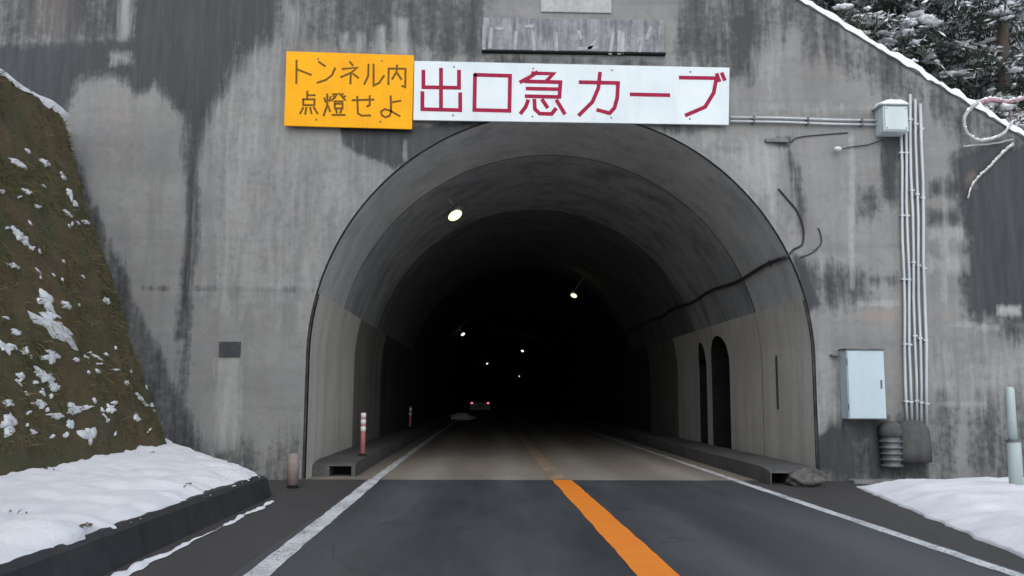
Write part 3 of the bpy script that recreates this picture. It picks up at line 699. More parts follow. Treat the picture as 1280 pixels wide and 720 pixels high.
def crest(a, y):
    p = slope_pt(1.0, y); h = .07 + .05 * fbm(y * 1.5, 1)
    if a < .15: return p + Vector((.015 + .05 * fbm(y * 3, 4), 0, -.03 - .05 * abs(fbm(y * 2.2, 8))))
    return Vector((ST.x - (a - .15) * 5.5, y, ST.z + max(.02, h) * min(1, .4 + a * 3) + .05 * fbm(a * 9, y)))
struct(grid([0, .15, .17, .2, .25, .35, .5, .8, 1.1], [-30, -12] + lin(-3, SYE, 150), crest).build('snow_crest', M['snow'], smooth=True), None, 'stuff')
sp = MB(); rp = random.Random(5); M['oldsnow'] = simple('thin_old_snow', (0.58, 0.60, 0.60), (0.78, 0.80, 0.81), 9, 0.9, 0.5, 30)
def patch(px, py, w, h, ang=0):
    p = on_plane(px, py, SB, SN)
    if p.y > SYE - .05: return
    t = (p.z - SB.z) / (ST.z - SB.z)
    if not 0 < t < 1: return
    base = slope_pt(t, p.y); s = p.y / F
    tang = Vector((ST.x - SB.x, 0, ST.z - SB.z)).normalized(); hor = Vector((0, 1, 0))
    view = math.hypot(p.x, p.y) / abs(p.x)    # the slope is seen at a slant
    a_, b_ = w * s * view / 2, h * s / 2; o = rp.random() * 60
    n = 30; vs = [base + SN * (min(a_, b_) * .12 + .02)]
    for k, (rr, hh) in enumerate(((.5, .10), (.82, .05), (1.0, -.02))):
        for j in range(n):
            w_ = 2 * math.pi * j / n; f = rr * (1 + .8 * mnoise.noise((math.cos(w_) * 1.4 + o, math.sin(w_) * 1.4, k * .1)) + .65 * mnoise.noise((math.cos(w_) * 3.5 + o, math.sin(w_) * 3.5, 3)) + .35 * mnoise.noise((math.cos(w_) * 8 + o, math.sin(w_) * 8, 5)))
            x_, y_ = f * a_ * math.cos(w_), f * b_ * math.sin(w_)
            c, sn = math.cos(ang), math.sin(ang); x2, y2 = x_ * c - y_ * sn, x_ * sn + y_ * c
            yy = p.y + x2; tt = t + y2 / (ST.z - SB.z)
            vs.append(slope_pt(tt, min(yy, SYE)) + SN * (min(a_, b_) * hh + (.018 if k < 2 else -.01)))
    fs = [(0, 1 + j, 1 + (j + 1) % n) for j in range(n)] + [(1 + k * n + j, 1 + (k + 1) * n + j, 1 + (k + 1) * n + (j + 1) % n, 1 + k * n + (j + 1) % n) for k in range(2) for j in range(n)]
    sp.add(vs, fs)
for q in [(25, 205, 18, 9), (56, 203, 12, 9), (76, 220, 9, 9), (35, 190, 6, 5), (84, 243, 7, 14), (92, 255, 7, 8), (83, 268, 10, 7), (109, 277, 8, 5), (35, 240, 8, 7), (2, 239, 8, 5), (47, 258, 6, 4),
          (26, 297, 16, 22, -.4), (15, 333, 14, 6), (56, 376, 14, 32, .5), (66, 410, 44, 24, -.25), (80, 382, 9, 9), (6, 434, 20, 16), (136, 376, 7, 12), (20, 415, 10, 7), (30, 440, 8, 6), (65, 445, 14, 14), (58, 470, 20, 18, -.3), (70, 482, 12, 10), (48, 505, 10, 8), (92, 512, 12, 14), (68, 520, 16, 6), (10, 505, 12, 8), (8, 530, 14, 26), (112, 545, 14, 26), (140, 505, 6, 6), (178, 500, 12, 6, -.5), (192, 505, 8, 6), (198, 512, 10, 5), (170, 523, 7, 8), (135, 512, 8, 9), (90, 530, 10, 10), (45, 505, 8, 6), (105, 510, 16, 6), (40, 540, 8, 6), (154, 480, 6, 5), (120, 465, 6, 5), (95, 450, 7, 5), (25, 470, 8, 6), (205, 528, 6, 8), (62, 395, 16, 8)]: patch(*q)
for i in range(55):
    py = rp.uniform(430, 548) if rp.random() < .75 else rp.uniform(200, 430)
    patch(rp.uniform(0, 60 + (py - 165) * .4), py, rp.uniform(2, 6), rp.uniform(2, 5), rp.uniform(-.6, .6))
struct(sp.build('snow_patches', M['oldsnow'], smooth=True), None, 'stuff')
# short dead grass and moss tufts on the slope
gm = MB(); rg = random.Random(11)
for i in range(18000):
    y = rg.uniform(3.5, SYE - .05); t = rg.random()
    if fbm(y * 1.6, t * 8, 12) < -.05 and rg.random() < .85: continue
    p = slope_pt(t, y); L = rg.uniform(.05, .12) * (1.9 if rg.random() < .15 else 1); w = rg.uniform(.003, .008)
    d = (SN * rg.uniform(.2, .9) + Vector((rg.uniform(-.2, .3), rg.uniform(-.7, .7), rg.uniform(-1.1, .2)))).normalized()
    s = d.cross(Vector((rg.uniform(-1, 1), rg.uniform(-1, 1), rg.uniform(-1, 1)))).normalized() * w
    q = p + d * L * .6 + Vector((0, 0, .01)); e = p + d * L + Vector((0, 0, -L * .25))
    gm.add([p - s, p + s, q + s * .7, q - s * .7, e], [(0, 1, 2, 3), (3, 2, 4)])
struct(gm.build('dry_grass', M['drygrass'], recalc=False), None, 'stuff')

# ------------------------------------------------------------------ right snow bank
ra, rb, rc, rd = atz(1076, 607), atz(1278, 678), at(1085, 603), at(1172, 600)
def snow_right(u_, y):
    x_e = 5.62 + (y - 13.2) * .18 + .05 * fbm(y * 1.8, 21) + .03 * fbm(y * 6, 24)
    x = x_e + 8.0 * u_ ** 1.5
    h = .015 + .03 * fbm(x * 2.5, y * 2.5, 5) * min(1, u_ * 6) + .15 * min(1, (x - x_e) / .55) ** .8 + .05 * fbm(x * .8, y * .8, 31) * min(1, u_ * 6) + .012 * fbm(x * 4, y * 4, 3)
    if u_ == 0: h = -.005
    f = min(1, max(0, (13.75 + .12 * fbm(x * 1.5, 3) + .05 * (x - 5.6) - y) / .5)); h = h * (.02 + .98 * f ** .6) - (.03 if f <= 0 else 0)
    return (x, y, max(h, -.02))
struct(grid([0, .01, .025, .05] + lin(.08, 1, 40), [-40, -20, -8] + lin(-3, 14.0, 170), snow_right).build('snow_bank', M['snow'], smooth=True), None, 'stuff')

# ------------------------------------------------------------------ hillside
def hill_h(x, y):
    zt = float(min(8.9, pa.z - .12 + SL * (x - pa.x)))
    d = max(0, y - 15.25)
    base = zt - .35 if x < 13 else max(1.0, zt - .35)
    s = .62 if x > 4 else .50 if x > -9 else .55
    return max(base, .6) + d * s + .5 * fbm(x * .15, y * .15, 3) * min(1, d / 4) + .15 * fbm(x * .6, y * .6, 8) * min(1, d)
struct(grid(lin(-60, -12, 17) + lin(-11, 14, 51) + lin(16, 70, 19), [15.22, 15.6] + lin(16.2, 40, 40) + lin(43, 160, 25), lambda x, y: (x, y, hill_h(x, y))).build('hillside', M['forest'], smooth=True))

# ------------------------------------------------------------------ signs
def lettered_sign(name, label, corners, mat, lmat, strokes, w, posts):
    c = [at(*p) for p in corners]; cen = sum(c, Vector()) / 4
    root = thing(name, label, 'sign', (cen.x, YW - .10, min(p.z for p in c)))
    yb, yf = YW - .09, YW - .13
    m = MB(); P = [at(*p, YW - .13) for p in corners]
    m.prism([(p.x, p.z) for p in P], yf, yb)
    panel = m.build('panel', mat, root, bevel=0.006)
    for i, s in enumerate(strokes):
        pass
    lt = MB()
    for i, s in enumerate(strokes): stroke(lt, s, w, yf, lambda a, b: at(a, b, yf), 0.003 + 0.0003 * (i % 7))
    lt.build('lettering', lmat, panel)
    for k in range(posts):
        for e in (.09, .91):
            t = (k + .5) / posts; q = (P[0].lerp(P[1], t)).lerp(P[3].lerp(P[2], t), e)
            MB().lathe((q.x, yf - .008, q.z), [(.010, 0), (.016, .003), (.016, .009)], 8, 'y').build('bolt', M['steel_dark'], panel)
    x0, x1 = min(p.x for p in P), max(p.x for p in P); z0, z1 = min(p.z for p in P), max(p.z for p in P)
    for k in range(posts):
        x = x0 + (x1 - x0) * (k + .5) / posts
        MB().box(x - .03, x + .03, yb + .0005, YW + .02, z0 + .12, z1 - .12).build('mounting_bracket', M['steel_dark'], root)
    return root
z1 = lambda x, y: (340 + x / 4, y / 4)
z2 = lambda x, y: (600 + x / 4, y / 4)
S1 = [[z1(845, 345), z1(845, 545)], [z1(757, 355), z1(757, 436), z1(935, 439), z1(935, 355)], [z1(752, 462), z1(752, 546), z1(941, 551), z1(941, 468)],
      [z1(1015, 374), z1(1190, 379), z1(1187, 554), z1(1012, 550), z1(1015, 374)]]
S2 = [[(285, 362), (250, 385), (203, 410)], [(262, 366), (366, 369), (335, 402)], [(228, 407), (402, 411), (397, 484)], [(235, 443), (396, 446)], [(230, 481), (400, 485)], [(240, 503), (228, 535), (204, 566)],
      [(272, 500), (274, 545), (298, 568), (358, 570), (378, 545)], [(312, 500), (336, 536)], [(384, 503), (422, 567)],
      [(500, 411), (690, 415), (686, 490), (672, 540), (648, 566), (588, 550)], [(600, 365), (592, 440), (562, 510), (496, 575)], [(755, 472), (945, 476)],
      [(1000, 388), (1182, 391), (1168, 465), (1125, 535), (1030, 576)], [(1184, 372), (1196, 404)], [(1210, 368), (1222, 398)]]
lettered_sign('tunnel_sign', 'long white sign with crimson Japanese lettering above the tunnel mouth', [(518, 76), (912, 84.5), (911, 156), (516.5, 150)], M['signwhite'], M['red'], S1 + [[z2(*p) for p in s] for s in S2], .066, 4)
zy = lambda x, y: (355 + x / 6.859, 60 + y / 6.859)
SY = [[(108, 105), (106, 302)], [(112, 183), (232, 230)], [(298, 118), (352, 156)], [(438, 172), (412, 232), (362, 272), (285, 298)],
      [(565, 118), (590, 150)], [(502, 180), (628, 168), (575, 212), (488, 250)], [(572, 212), (570, 306)], [(592, 222), (638, 256)],
      [(725, 140), (722, 240), (688, 310)], [(768, 140), (768, 322), (815, 300), (858, 238)],
      [(895, 312), (898, 176), (1042, 178), (1040, 335), (1012, 325)], [(968, 148), (965, 205), (928, 265)], [(965, 205), (1006, 268)],
      [(200, 372), (200, 440)], [(203, 405), (266, 405)], [(165, 440), (262, 440), (260, 490), (165, 490), (165, 440)], [(165, 512), (138, 562)], [(192, 512), (182, 566)], [(225, 512), (236, 562)], [(256, 508), (288, 562)],
      [(371, 395), (371, 490), (340, 580)], [(346, 428), (356, 462)], [(400, 418), (388, 455)], [(376, 495), (396, 545)],
      [(418, 396), (456, 396), (408, 452)], [(424, 412), (440, 428)], [(474, 390), (524, 446)], [(506, 392), (488, 410)], [(526, 412), (506, 428)],
      [(430, 458), (506, 458)], [(436, 478), (502, 478), (502, 518), (436, 518), (436, 478)], [(446, 530), (454, 556)], [(492, 530), (482, 556)], [(414, 574), (522, 574)],
      [(585, 448), (768, 442)], [(628, 415), (634, 560), (664, 580), (742, 578)], [(735, 410), (735, 490), (712, 500)],
      [(920, 466), (1000, 452)], [(915, 412), (918, 545), (905, 582), (870, 594), (838, 576), (832, 546), (862, 524), (908, 536), (992, 584)]]
lettered_sign('tunnel_sign', 'amber yellow sign with brown Japanese lettering, left of the long white sign', [(358, 64), (517.5, 69), (515, 161.5), (355, 157)], M['signyellow'], M['brown'], [[zy(*p) for p in s] for s in SY], .034, 2)

# ------------------------------------------------------------------ electrical fittings on the right of the wall
PY = YW - .06
for k, (ya, yb, lab) in enumerate(((146.5, 150.5, 'upper of two thin horizontal steel conduits from white sign to junction box'), (151.5, 156, 'lower of two thin horizontal steel conduits from white sign to junction box'))):
    a, b = at(913, ya, PY), at(1106, yb, PY)
    root = thing('steel_conduit', lab, 'pipe', (a.x, YW, a.z), 'horizontal conduits beside the white sign')
    MB().tube([a, a.lerp(b, .33) + Vector((0, 0, .008)), a.lerp(b, .66) - Vector((0, 0, .006)), b], .021, 8).build('pipe', M['steel'], root, smooth=True)
    for t in (.15, .5, .85):
        p = a.lerp(b, t); MB().box(p.x - .02, p.x + .02, YW - .085, YW + .012, p.z - .028, p.z + .028).build('clip', M['steel_dark'], root)
VP = [((1126, 163), (1133, 528), 'leftmost vertical steel conduit below the junction box'), ((1132, 163), (1139, 529), 'second vertical steel conduit from the left beside the junction box'),
      ((1137, 118), (1146, 531), 'third vertical steel conduit from the left, middle of the five'), ((1144, 124), (1152, 533), 'fourth vertical steel conduit from the left'), ((1151, 130), (1159, 534), 'rightmost vertical steel conduit on the portal wall')]
for k, (t0, t1, lab) in enumerate(VP):
    a, b = at(*t0, PY), at(*t1, PY)
    root = thing('steel_conduit', lab, 'pipe', (b.x, YW, b.z), 'vertical conduits on the right of the wall')
    pts = [a.lerp(b, i / 8) + Vector((.012 * math.sin(i * 1.7 + k), 0, 0)) for i in range(9)]
    MB().tube(pts, .024 if k != 4 else .028, 8).build('pipe', M['steel'], root, smooth=True)
    for t in (.08, .30, .52, .74, .93):
        p = a.lerp(b, t); MB().box(p.x - .036, p.x + .036, YW - .088, YW + .012, p.z - .014, p.z + .014).build('clip', M['steel'], root)
# junction box
a, b = at(1104, 131, YW - .34), at(1137, 164, YW - .34)
jb = thing('junction_box', 'pale junction box with snow on top where the conduits meet', 'junction box', ((a.x + b.x) / 2, YW, b.z))
MB().box(a.x, b.x, YW - .32, YW + .01, b.z, a.z).build('body', M['box'], jb, bevel=.018)
cov = MB().box(a.x + .02, b.x - .02, YW - .345, YW - .321, b.z + .025, a.z - .03).build('cover', M['box'], jb, bevel=.006)
for sx in (a.x + .05, b.x - .05):
    for sz in (b.z + .055, a.z - .06): MB().lathe((sx, YW - .35, sz), [(.011, 0), (.011, .006)], 8, 'y').build('screw', M['steel_dark'], cov)
MB().box(a.x - .06, b.x + .03, YW - .37, YW + .01, a.z + .002, a.z + .018).build('rain_lid', M['steel'], jb, bevel=.004)
sm = MB(); sm.add(*(lambda g: (g.v, g.f))(grid(lin(0, 1, 16), lin(0, 1, 10), lambda s, t: (a.x - .06 + s * (b.x - a.x + .09), YW - .37 + t * .38, a.z + .019 + .085 * (max(0, 1 - (2 * s - 1) ** 4) * max(0, 1 - (2 * t - 1) ** 4)) ** .6 * (1 + .5 * fbm(s * 3, t * 3, 2))))))
sm.build('snow_cap', M['snow'], jb, smooth=True)
# cabinet
a, b = at(1058, 437, YW - .30), at(1109, 524, YW - .30)
cb = thing('control_cabinet', 'blue grey metal control cabinet fixed low on the right of the wall', 'cabinet', ((a.x + b.x) / 2, YW, b.z))
MB().box(a.x, b.x, YW - .28, YW + .01, b.z, a.z).build('body', M['cabinet'], cb, bevel=.008)
dr = MB().box(a.x + .012, b.x - .012, YW - .302, YW - .2805, b.z + .015, a.z - .02).build('door', M['cabinet'], cb, bevel=.005)
MB().box(b.x - .085, b.x - .06, YW - .318, YW - .3025, (a.z + b.z) / 2 - .07, (a.z + b.z) / 2 + .07).build('handle', M['steel_dark'], dr, bevel=.004)
for z in (a.z - .2, b.z + .2): MB().tube([(a.x + .004, YW - .293, z - .05), (a.x + .004, YW - .293, z + .05)], .009, 8).build('hinge', M['steel_dark'], dr)
MB().box(a.x - .02, b.x + .02, YW - .325, YW + .01, a.z + .001, a.z + .022).build('rain_lid', M['steel_dark'], cb, bevel=.004)
p = at(1043, 444, YW - .06)
MB().box(p.x - .06, p.x + .07, YW - .10, YW + .01, p.z - .012, p.z + .012).build('fixing_bracket', M['steel_dark'], cb)
# concrete duct boot under the conduits and the ribbed hose beside it
c = at(1146, 545, YW - .2)
bt = tag(MB().lathe((c.x - .02, YW - .06, c.z - .42), [(.30, 0), (.30, .20), (.28, .50), (.24, .60), (.16, .66), (.05, .68)], 20).build('duct_boot', M['walk'], None, True), 'rounded grey concrete boot that takes in the vertical conduits', 'duct')
h0, h1 = at(1114, 546, YW - .12), at(1116, 584, YW - .16)
m = MB(); prof = []; H = h0.z - h1.z; nr = 5
for i in range(nr * 6 + 1):
    t = i / (nr * 6); prof.append((.135 + .045 * max(0, math.sin(t * nr * 2 * math.pi)) + .02 * t, t * H))
m.lathe((h1.x, YW - .14, h1.z), [(r_, z_) for r_, z_ in reversed([(r, h) for r, h in prof])], 18)
hz = thing('ribbed_hose', 'dark ribbed duct hose standing between the cabinet and the snow', 'hose', (h1.x, YW - .14, h1.z))
m.build('ribs', M['steel_dark'], hz, smooth=True)
MB().lathe((h1.x, YW - .14, h0.z + .001), [(.17, 0), (.19, .08), (.16, .2), (.08, .26)], 18).build('cap', M['walk'], hz, smooth=True)
p = at(1085, 602, YW - .3)
tag(MB().box(at(1055, 600).x, at(1124, 600).x, YW - .42, YW - .12, -.02, .045).build('base_slab', M['coping'], bevel=.012), 'thin concrete slab on the ground under the cabinet', 'slab')
# dark plate on the left
a, b = at(274, 427, YW - .03), at(300, 446, YW - .03)
dp = thing('wall_plate', 'small dark metal plate on the left of the wall above a pale streak', 'plate', ((a.x + b.x) / 2, YW, b.z))
MB().box(a.x, b.x, YW - .03, YW + .012, b.z, a.z).build('plate', M['darkplate'], dp, bevel=.005)
for sx in (a.x + .03, b.x - .03):
    for sz in (b.z + .03, a.z - .03): MB().lathe((sx, YW - .036, sz), [(.012, 0), (.012, .008)], 8, 'y').build('bolt', M['steel_dark'], dp)
# loose cables
def cable(name, pts, r, lab, mat='cable', Y=YW - .015, cat='cable'):
    P = [at(x, y, Y) for x, y in pts]; Q = []
    for i in range(len(P) - 1):
        a0, a1, a2, a3 = P[max(i - 1, 0)], P[i], P[i + 1], P[min(i + 2, len(P) - 1)]
        for k in range(6):
            t = k / 6; Q.append(.5 * ((2 * a1) + (a2 - a0) * t + (2 * a0 - 5 * a1 + 4 * a2 - a3) * t * t + (3 * a1 - a0 - 3 * a2 + a3) * t ** 3))
    Q.append(P[-1]); return tag(MB().tube(Q, r, 6).build(name, M[mat], None, True), lab, cat)
cable('loose_cable', [(973, 236), (985, 250), (997, 265), (1004, 285), (1003, 305), (992, 312), (983, 322)], .018, 'black cable looping down beside the right edge of the arch')
cable('loose_cable', [(1000, 322), (1015, 316), (1026, 305), (1026, 294), (1023, 285)], .011, 'short thin dark cable curling at the right arch edge')
cable('loose_cable', [(988, 178), (997, 172), (1020, 169), (1060, 166)], .010, 'thin dark cable running just below the horizontal conduits')
a, b = at(957, 173, YW - .05), at(985, 180, YW - .05)
MBk = MB().box(a.x, b.x, YW - .07, YW + .01, b.z + .03, a.z)
tag(MBk.build('cable_bracket', M['steel_dark'], bevel=.005), 'small dark bracket on the wall below the horizontal conduits', 'bracket')
p = at(1047, 186, YW - .12)
wl_ = thing('wall_lamp', 'small white lamp head on a thin wire near the junction box', 'lamp', (p.x, YW, p.z))
MB().lump(p, .062, R_, 2, .05, (1.1, 1, .65)).build('head', M['whiteplastic'], wl_, True)
P = [at(1050, 187, YW - .1), at(1062, 184, YW - .03), at(1085, 181, YW - .03), at(1106, 174, YW - .03)]
MB().tube(P, .010, 6).build('wire', M['cable'], wl_, True)
# cable along the vault's springing
Q = []
for i in range(40):
    y = YW - .03 + i * .45; z = 3.74 + .03 * math.sin(i * .7); Q.append((tx(y) + math.sqrt(RAD ** 2 - (z - ZS) ** 2) - .035, y, z))
vc = thing('tunnel_cable', 'thick black cable along the right side of the tunnel vault', 'cable', Q[0])
MB().tube(Q, .034, 8).build('cable', M['cable'], vc, True)
for i in range(2, 38, 4):
    q = Q[i]; MB().box(q[0] - .02, q[0] + .07, q[1] - .02, q[1] + .02, q[2] - .05, q[2] + .05).build('cable_clip', M['steel_dark'], vc)

# ------------------------------------------------------------------ tunnel lamps
LAMPS = [((569, 267), 17.5, 'nearest glowing tunnel lamp, pale yellow, high on the left of the vault', 'lamp'), ((717, 368), 31, 'second nearest tunnel lamp, on the right side of the vault', 'lamp'), ((576, 414), 49, 'white tunnel lamp on the left wall, second from the mouth on that side', 'lampcool'),
         ((653, 438), 69, 'small far tunnel lamp on the right, upper of a close pair', 'lampcool'), ((609, 454), 95, 'tiny far tunnel lamp in the middle above the red car lights', 'lampcool'), ((649, 470), 150, 'farthest tiny tunnel lamp on the right, lower of a close pair', 'lampcool')]
for i, (p, y, lab, mt) in enumerate(LAMPS):
    c = at(*p, y); r = .15 if i == 0 else .115
    w = math.atan2(c.z - ZS, c.x - tx(y))
    top = Vector((tx(y) + (RAD - .02) * math.cos(w), y, ZS + (RAD - .02) * math.sin(w)))
    d = c - Vector((tx(y), y, ZS)); k = (RAD - .28) / max(d.length, .1)
    if d.length > RAD - .2: c = Vector((tx(y), y, ZS)) + d * k
    root = thing('tunnel_lamp', lab, 'lamp', c, 'lamps along the tunnel vault')
    tilt = .55 if p[0] < 640 else -.35
    def el(sx, sy, sz, off):
        m = MB(); bmx = bmesh.new(); bmesh.ops.create_uvsphere(bmx, u_segments=20, v_segments=12, radius=1); vs = []
        for q in bmx.verts:
            x_, y_, z_ = q.co.x * sx, q.co.y * sy, q.co.z * sz
            vs.append(Vector((x_ * math.cos(tilt) - z_ * math.sin(tilt), y_, x_ * math.sin(tilt) + z_ * math.cos(tilt))) + c + Vector(off))
        fs = [tuple(q.index for q in f.verts) for f in bmx.faces]; bmx.free(); return m.add(vs, fs)
    el(r, r * .8, r * .60, (0, -.06, -.05)).build('diffuser', M[mt], root, True)
    el(r * 1.25, r * 1.2, r * .85, (.02, .12, .07)).build('housing', M['steel_dark'], root, True)
    MB().tube([c + Vector((.02, .12, .12)), top], .03, 8).build('bracket', M['steel_dark'], root)

# ------------------------------------------------------------------ delineators, posts, stones
def delineator(base, h, r, label, body, tapes, group):
    root = thing('delineator_post', label, 'post', base, group)
    MB().lathe(base, [(.09, 0), (.09, .02), (.05, .035), (r, .05)], 14).build('base', M['rubber'], root, True)
    MB().lathe(base, [(r, .04), (r, h - .02), (r * .6, h)], 14).build('tube', M[body], root, True)
    for t in tapes: MB().lathe(base, [(r + .004, h * t - .045), (r + .004, h * t + .045)], 14).build('reflective_band', M['whiteplastic'], root, True)
    return root
delineator((-2.28, 16.6, .25), .80, .045, 'nearer slim pink delineator post with white bands on the left walkway', 'pink', (.62, .78, .93), 'delineator posts')
p = at(513, 508, 31)
delineator((p.x, 31, .25), .76, .045, 'farther slim pink delineator post deeper in the tunnel', 'pink', (.65, .85), 'delineator posts')
p = at(366, 600, 13.4)
delineator((p.x, 13.4, 0), .50, .085, 'short faded pink post at the foot of the wall left of the arch', 'pinkpale', (), 'delineator posts')
b = atz(1271, 613, .1)
gp = thing('marker_post', 'pale green round post standing in snow at the right edge', 'post', (b.x, b.y, -.02))
MB().lathe((b.x, b.y, -.02), [(.092, 0), (.092, .78), (.088, .80)], 16).build('lower_sleeve', M['post'], gp, True)
MB().lathe((b.x - .012, b.y, .781), [(.062, 0), (.062, .70), (.05, .735), (.02, .75)], 16).build('upper_tube', M['post'], gp, True)
MB().lathe((b.x - .005, b.y, .76), [(.096, 0), (.096, .03)], 16).build('collar', M['steel_dark'], gp)
rs = random.Random(3)
p = atz(1005, 602, .0)
tag(MB().lump((4.98, 13.86, .09), .20, rs, 3, .45, (1.3, 1, .7)).build('kerb_stone', M['stone'], None, True), 'rough dark stone at the end of the right walkway', 'stone')
p = atz(577, 524, .05)
tag(MB().lump((p.x, p.y, .15), .60, rs, 3, .25, (1.35, .8, .40)).build('dirty_snow_lump', M['snow'], None, True), 'pale dirty lump lying on the left edge of the dark tunnel road', 'snow lump')  # low pale lump at the road's left edge

# ------------------------------------------------------------------ car far inside the tunnel
def car():
    Y = 68.0; X = at(600, 500, Y).x; W, Hh, L = 1.66, 1.46, 4.0
    r = thing('car', 'dark car far inside the tunnel showing its red tail lights', 'car', (X, Y + L / 2, 0))
    side = [(0, .30), (.02, .95), (.35, 1.42), (1.9, 1.46), (2.7, .98), (3.85, .82), (4.0, .35)]
    m = MB(); n = len(side); vs = []
    for s in (-1, 1):
        for yy, z in side: vs.append((X + s * W / 2 * (.86 if z > 1.2 else 1), Y + yy, z))
    m.add(vs, [tuple(range(n)), tuple(range(2 * n - 1, n - 1, -1))] + [(i, (i + 1) % n, n + (i + 1) % n, n + i) for i in range(n)])
    m.build('body', M['carpaint'], r, bevel=.05)
    MB().add([(X - .62, Y + .042, 1.0), (X + .62, Y + .042, 1.0), (X + .56, Y + .300, 1.36), (X - .56, Y + .300, 1.36), (X - .62, Y + .10, 1.0), (X + .62, Y + .10, 1.0), (X + .56, Y + .36, 1.36), (X - .56, Y + .36, 1.36)], [(0, 1, 2, 3), (0, 4, 5, 1), (3, 2, 6, 7), (0, 3, 7, 4), (1, 5, 6, 2)]).build('rear_window', M['glass'], r)
    for s in (-1, 1):
        MB().box(X + s * .62 - .085, X + s * .62 + .085, Y - .03, Y + .02, .82, .93).build('tail_light', M['tail'], r, bevel=.01)
        for yy in (.75, 3.2): MB().lathe((X + s * .70 - .09, Y + yy, .31), [(.22, 0), (.31, .02), (.31, .16), (.22, .18)], 18, 'x').build('wheel', M['rubber'], r)
    MB().box(X - .17, X + .17, Y - .02, Y + .02, .62, .78).build('number_plate', M['plate'], r)
    MB().box(X - .80, X + .80, Y - .06, Y + .05, .32, .55).build('bumper', M['carpaint'], r, bevel=.02)
car()

# ------------------------------------------------------------------ conifers and shrubs above the coping
def conifer_meshes(seed, h, spread):
    r = random.Random(seed); fol, sno, trk = MB(), MB(), MB()
    pts = [Vector((.10 * math.sin(i * 1.1 + seed) * i / 10, .10 * math.cos(i * .9) * i / 10, h * i / 10)) for i in range(11)]
    trk.tube(pts, [max(.02, .019 * h * (1 - i / 10.6)) + .01 for i in range(11)], 9)
    nb = int(h * 9)
    for b in range(nb):
        t = .06 + .93 * (b + r.random()) / nb; z = t * h; a = r.uniform(0, 2 * math.pi)
        L = spread * (1 - t) ** .8 * r.uniform(.7, 1.15) + .25; droop = r.uniform(.10, .34) + .2 * (1 - t)
        d = Vector((math.cos(a), math.sin(a), 0)); n = max(4, int(L / .22)); prev = Vector((0, 0, z)); bp = [prev.copy()]
        sd = Vector((-d.y, d.x, 0)); bend = r.uniform(-.35, .35)
        for k in range(1, n + 1):
            s = k / n; bp.append(Vector((0, 0, z)) + d * L * s + sd * bend * L * s * s + Vector((0, 0, .22 * L * s - droop * 1.6 * L * s * s)))
        trk.tube(bp, [max(.006, .022 * (1 - i / (n + 1)) * min(1.4, L / 1.6)) for i in range(n + 1)], 4, False)
        for k in range(1, n + 1):
            p = bp[k]; s = k / n; wl2 = L * .34 * (1.08 - s * .75)
            tdir = (bp[k] - bp[k - 1]).normalized()
            for side in (-1, 1):
                for q in range(2):
                    dd = (sd * side * r.uniform(.6, 1.0) + tdir * r.uniform(.3, .9) + Vector((0, 0, r.uniform(-.5, .05)))).normalized()
                    frost = fbm(p.x * 1.1 + seed * 7, p.y * 1.1, p.z * 1.1) > .16; ll = wl2 * r.uniform(.6, 1.15); e = p + dd * ll + Vector((0, 0, -.25 * ll)); c = p + dd * ll * .5 + Vector((0, 0, .04 * ll))
                    m_ = max(2, int(ll / .11))
                    for j in range(m_):
                        f = (j + r.random()) / m_; o = p.lerp(c, f * 2) if f < .5 else c.lerp(e, f * 2 - 1)
                        for g in range(4):
                            fr = r.random() < (.42 if frost else .05)
                            v = (dd * r.uniform(.2, .9) + Vector((r.uniform(-1, 1), r.uniform(-1, 1), r.uniform(-1.7, .2)))).normalized()
                            w_ = v.cross(Vector((r.uniform(-1, 1), r.uniform(-1, 1), r.uniform(-1, 1)))).normalized() * r.uniform(.008, .017) * (1.8 if fr else 1); l_ = r.uniform(.10, .22)
                            if fr: v = Vector((v.x, v.y, v.z * .4)).normalized(); o = o + Vector((0, 0, .02))
                            (sno if fr else fol).add([o - w_ * .5, o + v * l_ * .5 - w_, o + v * l_, o + v * l_ * .5 + w_], [(0, 1, 2, 3)])
                    if r.random() < (.35 if frost else .03):
                        k2 = r.uniform(.3, .9); o = p.lerp(e, k2) + Vector((0, 0, .05))
                        sno.lump(o, r.uniform(.03, .085), r, 2, .75, (1 + abs(dd.x) * 1.8, 1 + abs(dd.y) * 1.8, .5))
            if r.random() < (.6 if frost else .12): sno.lump(p + Vector((0, 0, .04)), r.uniform(.05, .125), r, 2, .8, (1 + abs(d.x) * .8, 1 + abs(d.y) * .8, .5))
    return fol, sno, trk
def make_tree(seed, h, spread, label, x, y, rot=0, bark='bark'):
    z = hill_h(x, y) - .15
    root = thing('conifer_tree', label, 'tree', (0, 0, 0), 'snow dusted conifers on the hillside')
    f, s, t = conifer_meshes(seed, h, spread)
    t.build('trunk', M[bark], root, True); f.build('crown', M['needles'], root, recalc=False); s.build('branch_snow', M['snow'], root, True, recalc=False)
    root.location = (x, y, z); root.rotation_euler = (0, 0, rot); return root
def copy_tree(o, label, x, y, rot, sc):
    r = o.copy(); COL.objects.link(r); r.location = (x, y, hill_h(x, y) - .15); r.rotation_euler = (0, 0, rot); r.scale = (sc,) * 3; r['label'] = label
    for c in o.children:
        d = c.copy(); COL.objects.link(d); d.parent = r
    return r
t1 = make_tree(1, 9.5, 2.3, 'conifer with a pale trunk close behind the highest visible coping', 7.15, 18.2, 0, 'barkpale')
t2 = make_tree(2, 8.0, 2.6, 'dense snow loaded conifer behind the middle of the sloping coping', 9.2, 18.4)
t3 = make_tree(3, 8.5, 2.5, 'conifer at the right picture edge above the reddish branch', 11.3, 18.3)
copy_tree(t2, 'conifer standing behind the pale trunked one', 8.6, 21.5, 2.0, 1.1)
copy_tree(t3, 'conifer higher up between the two nearest ones', 10.9, 21.8, 4.0, 1.15)
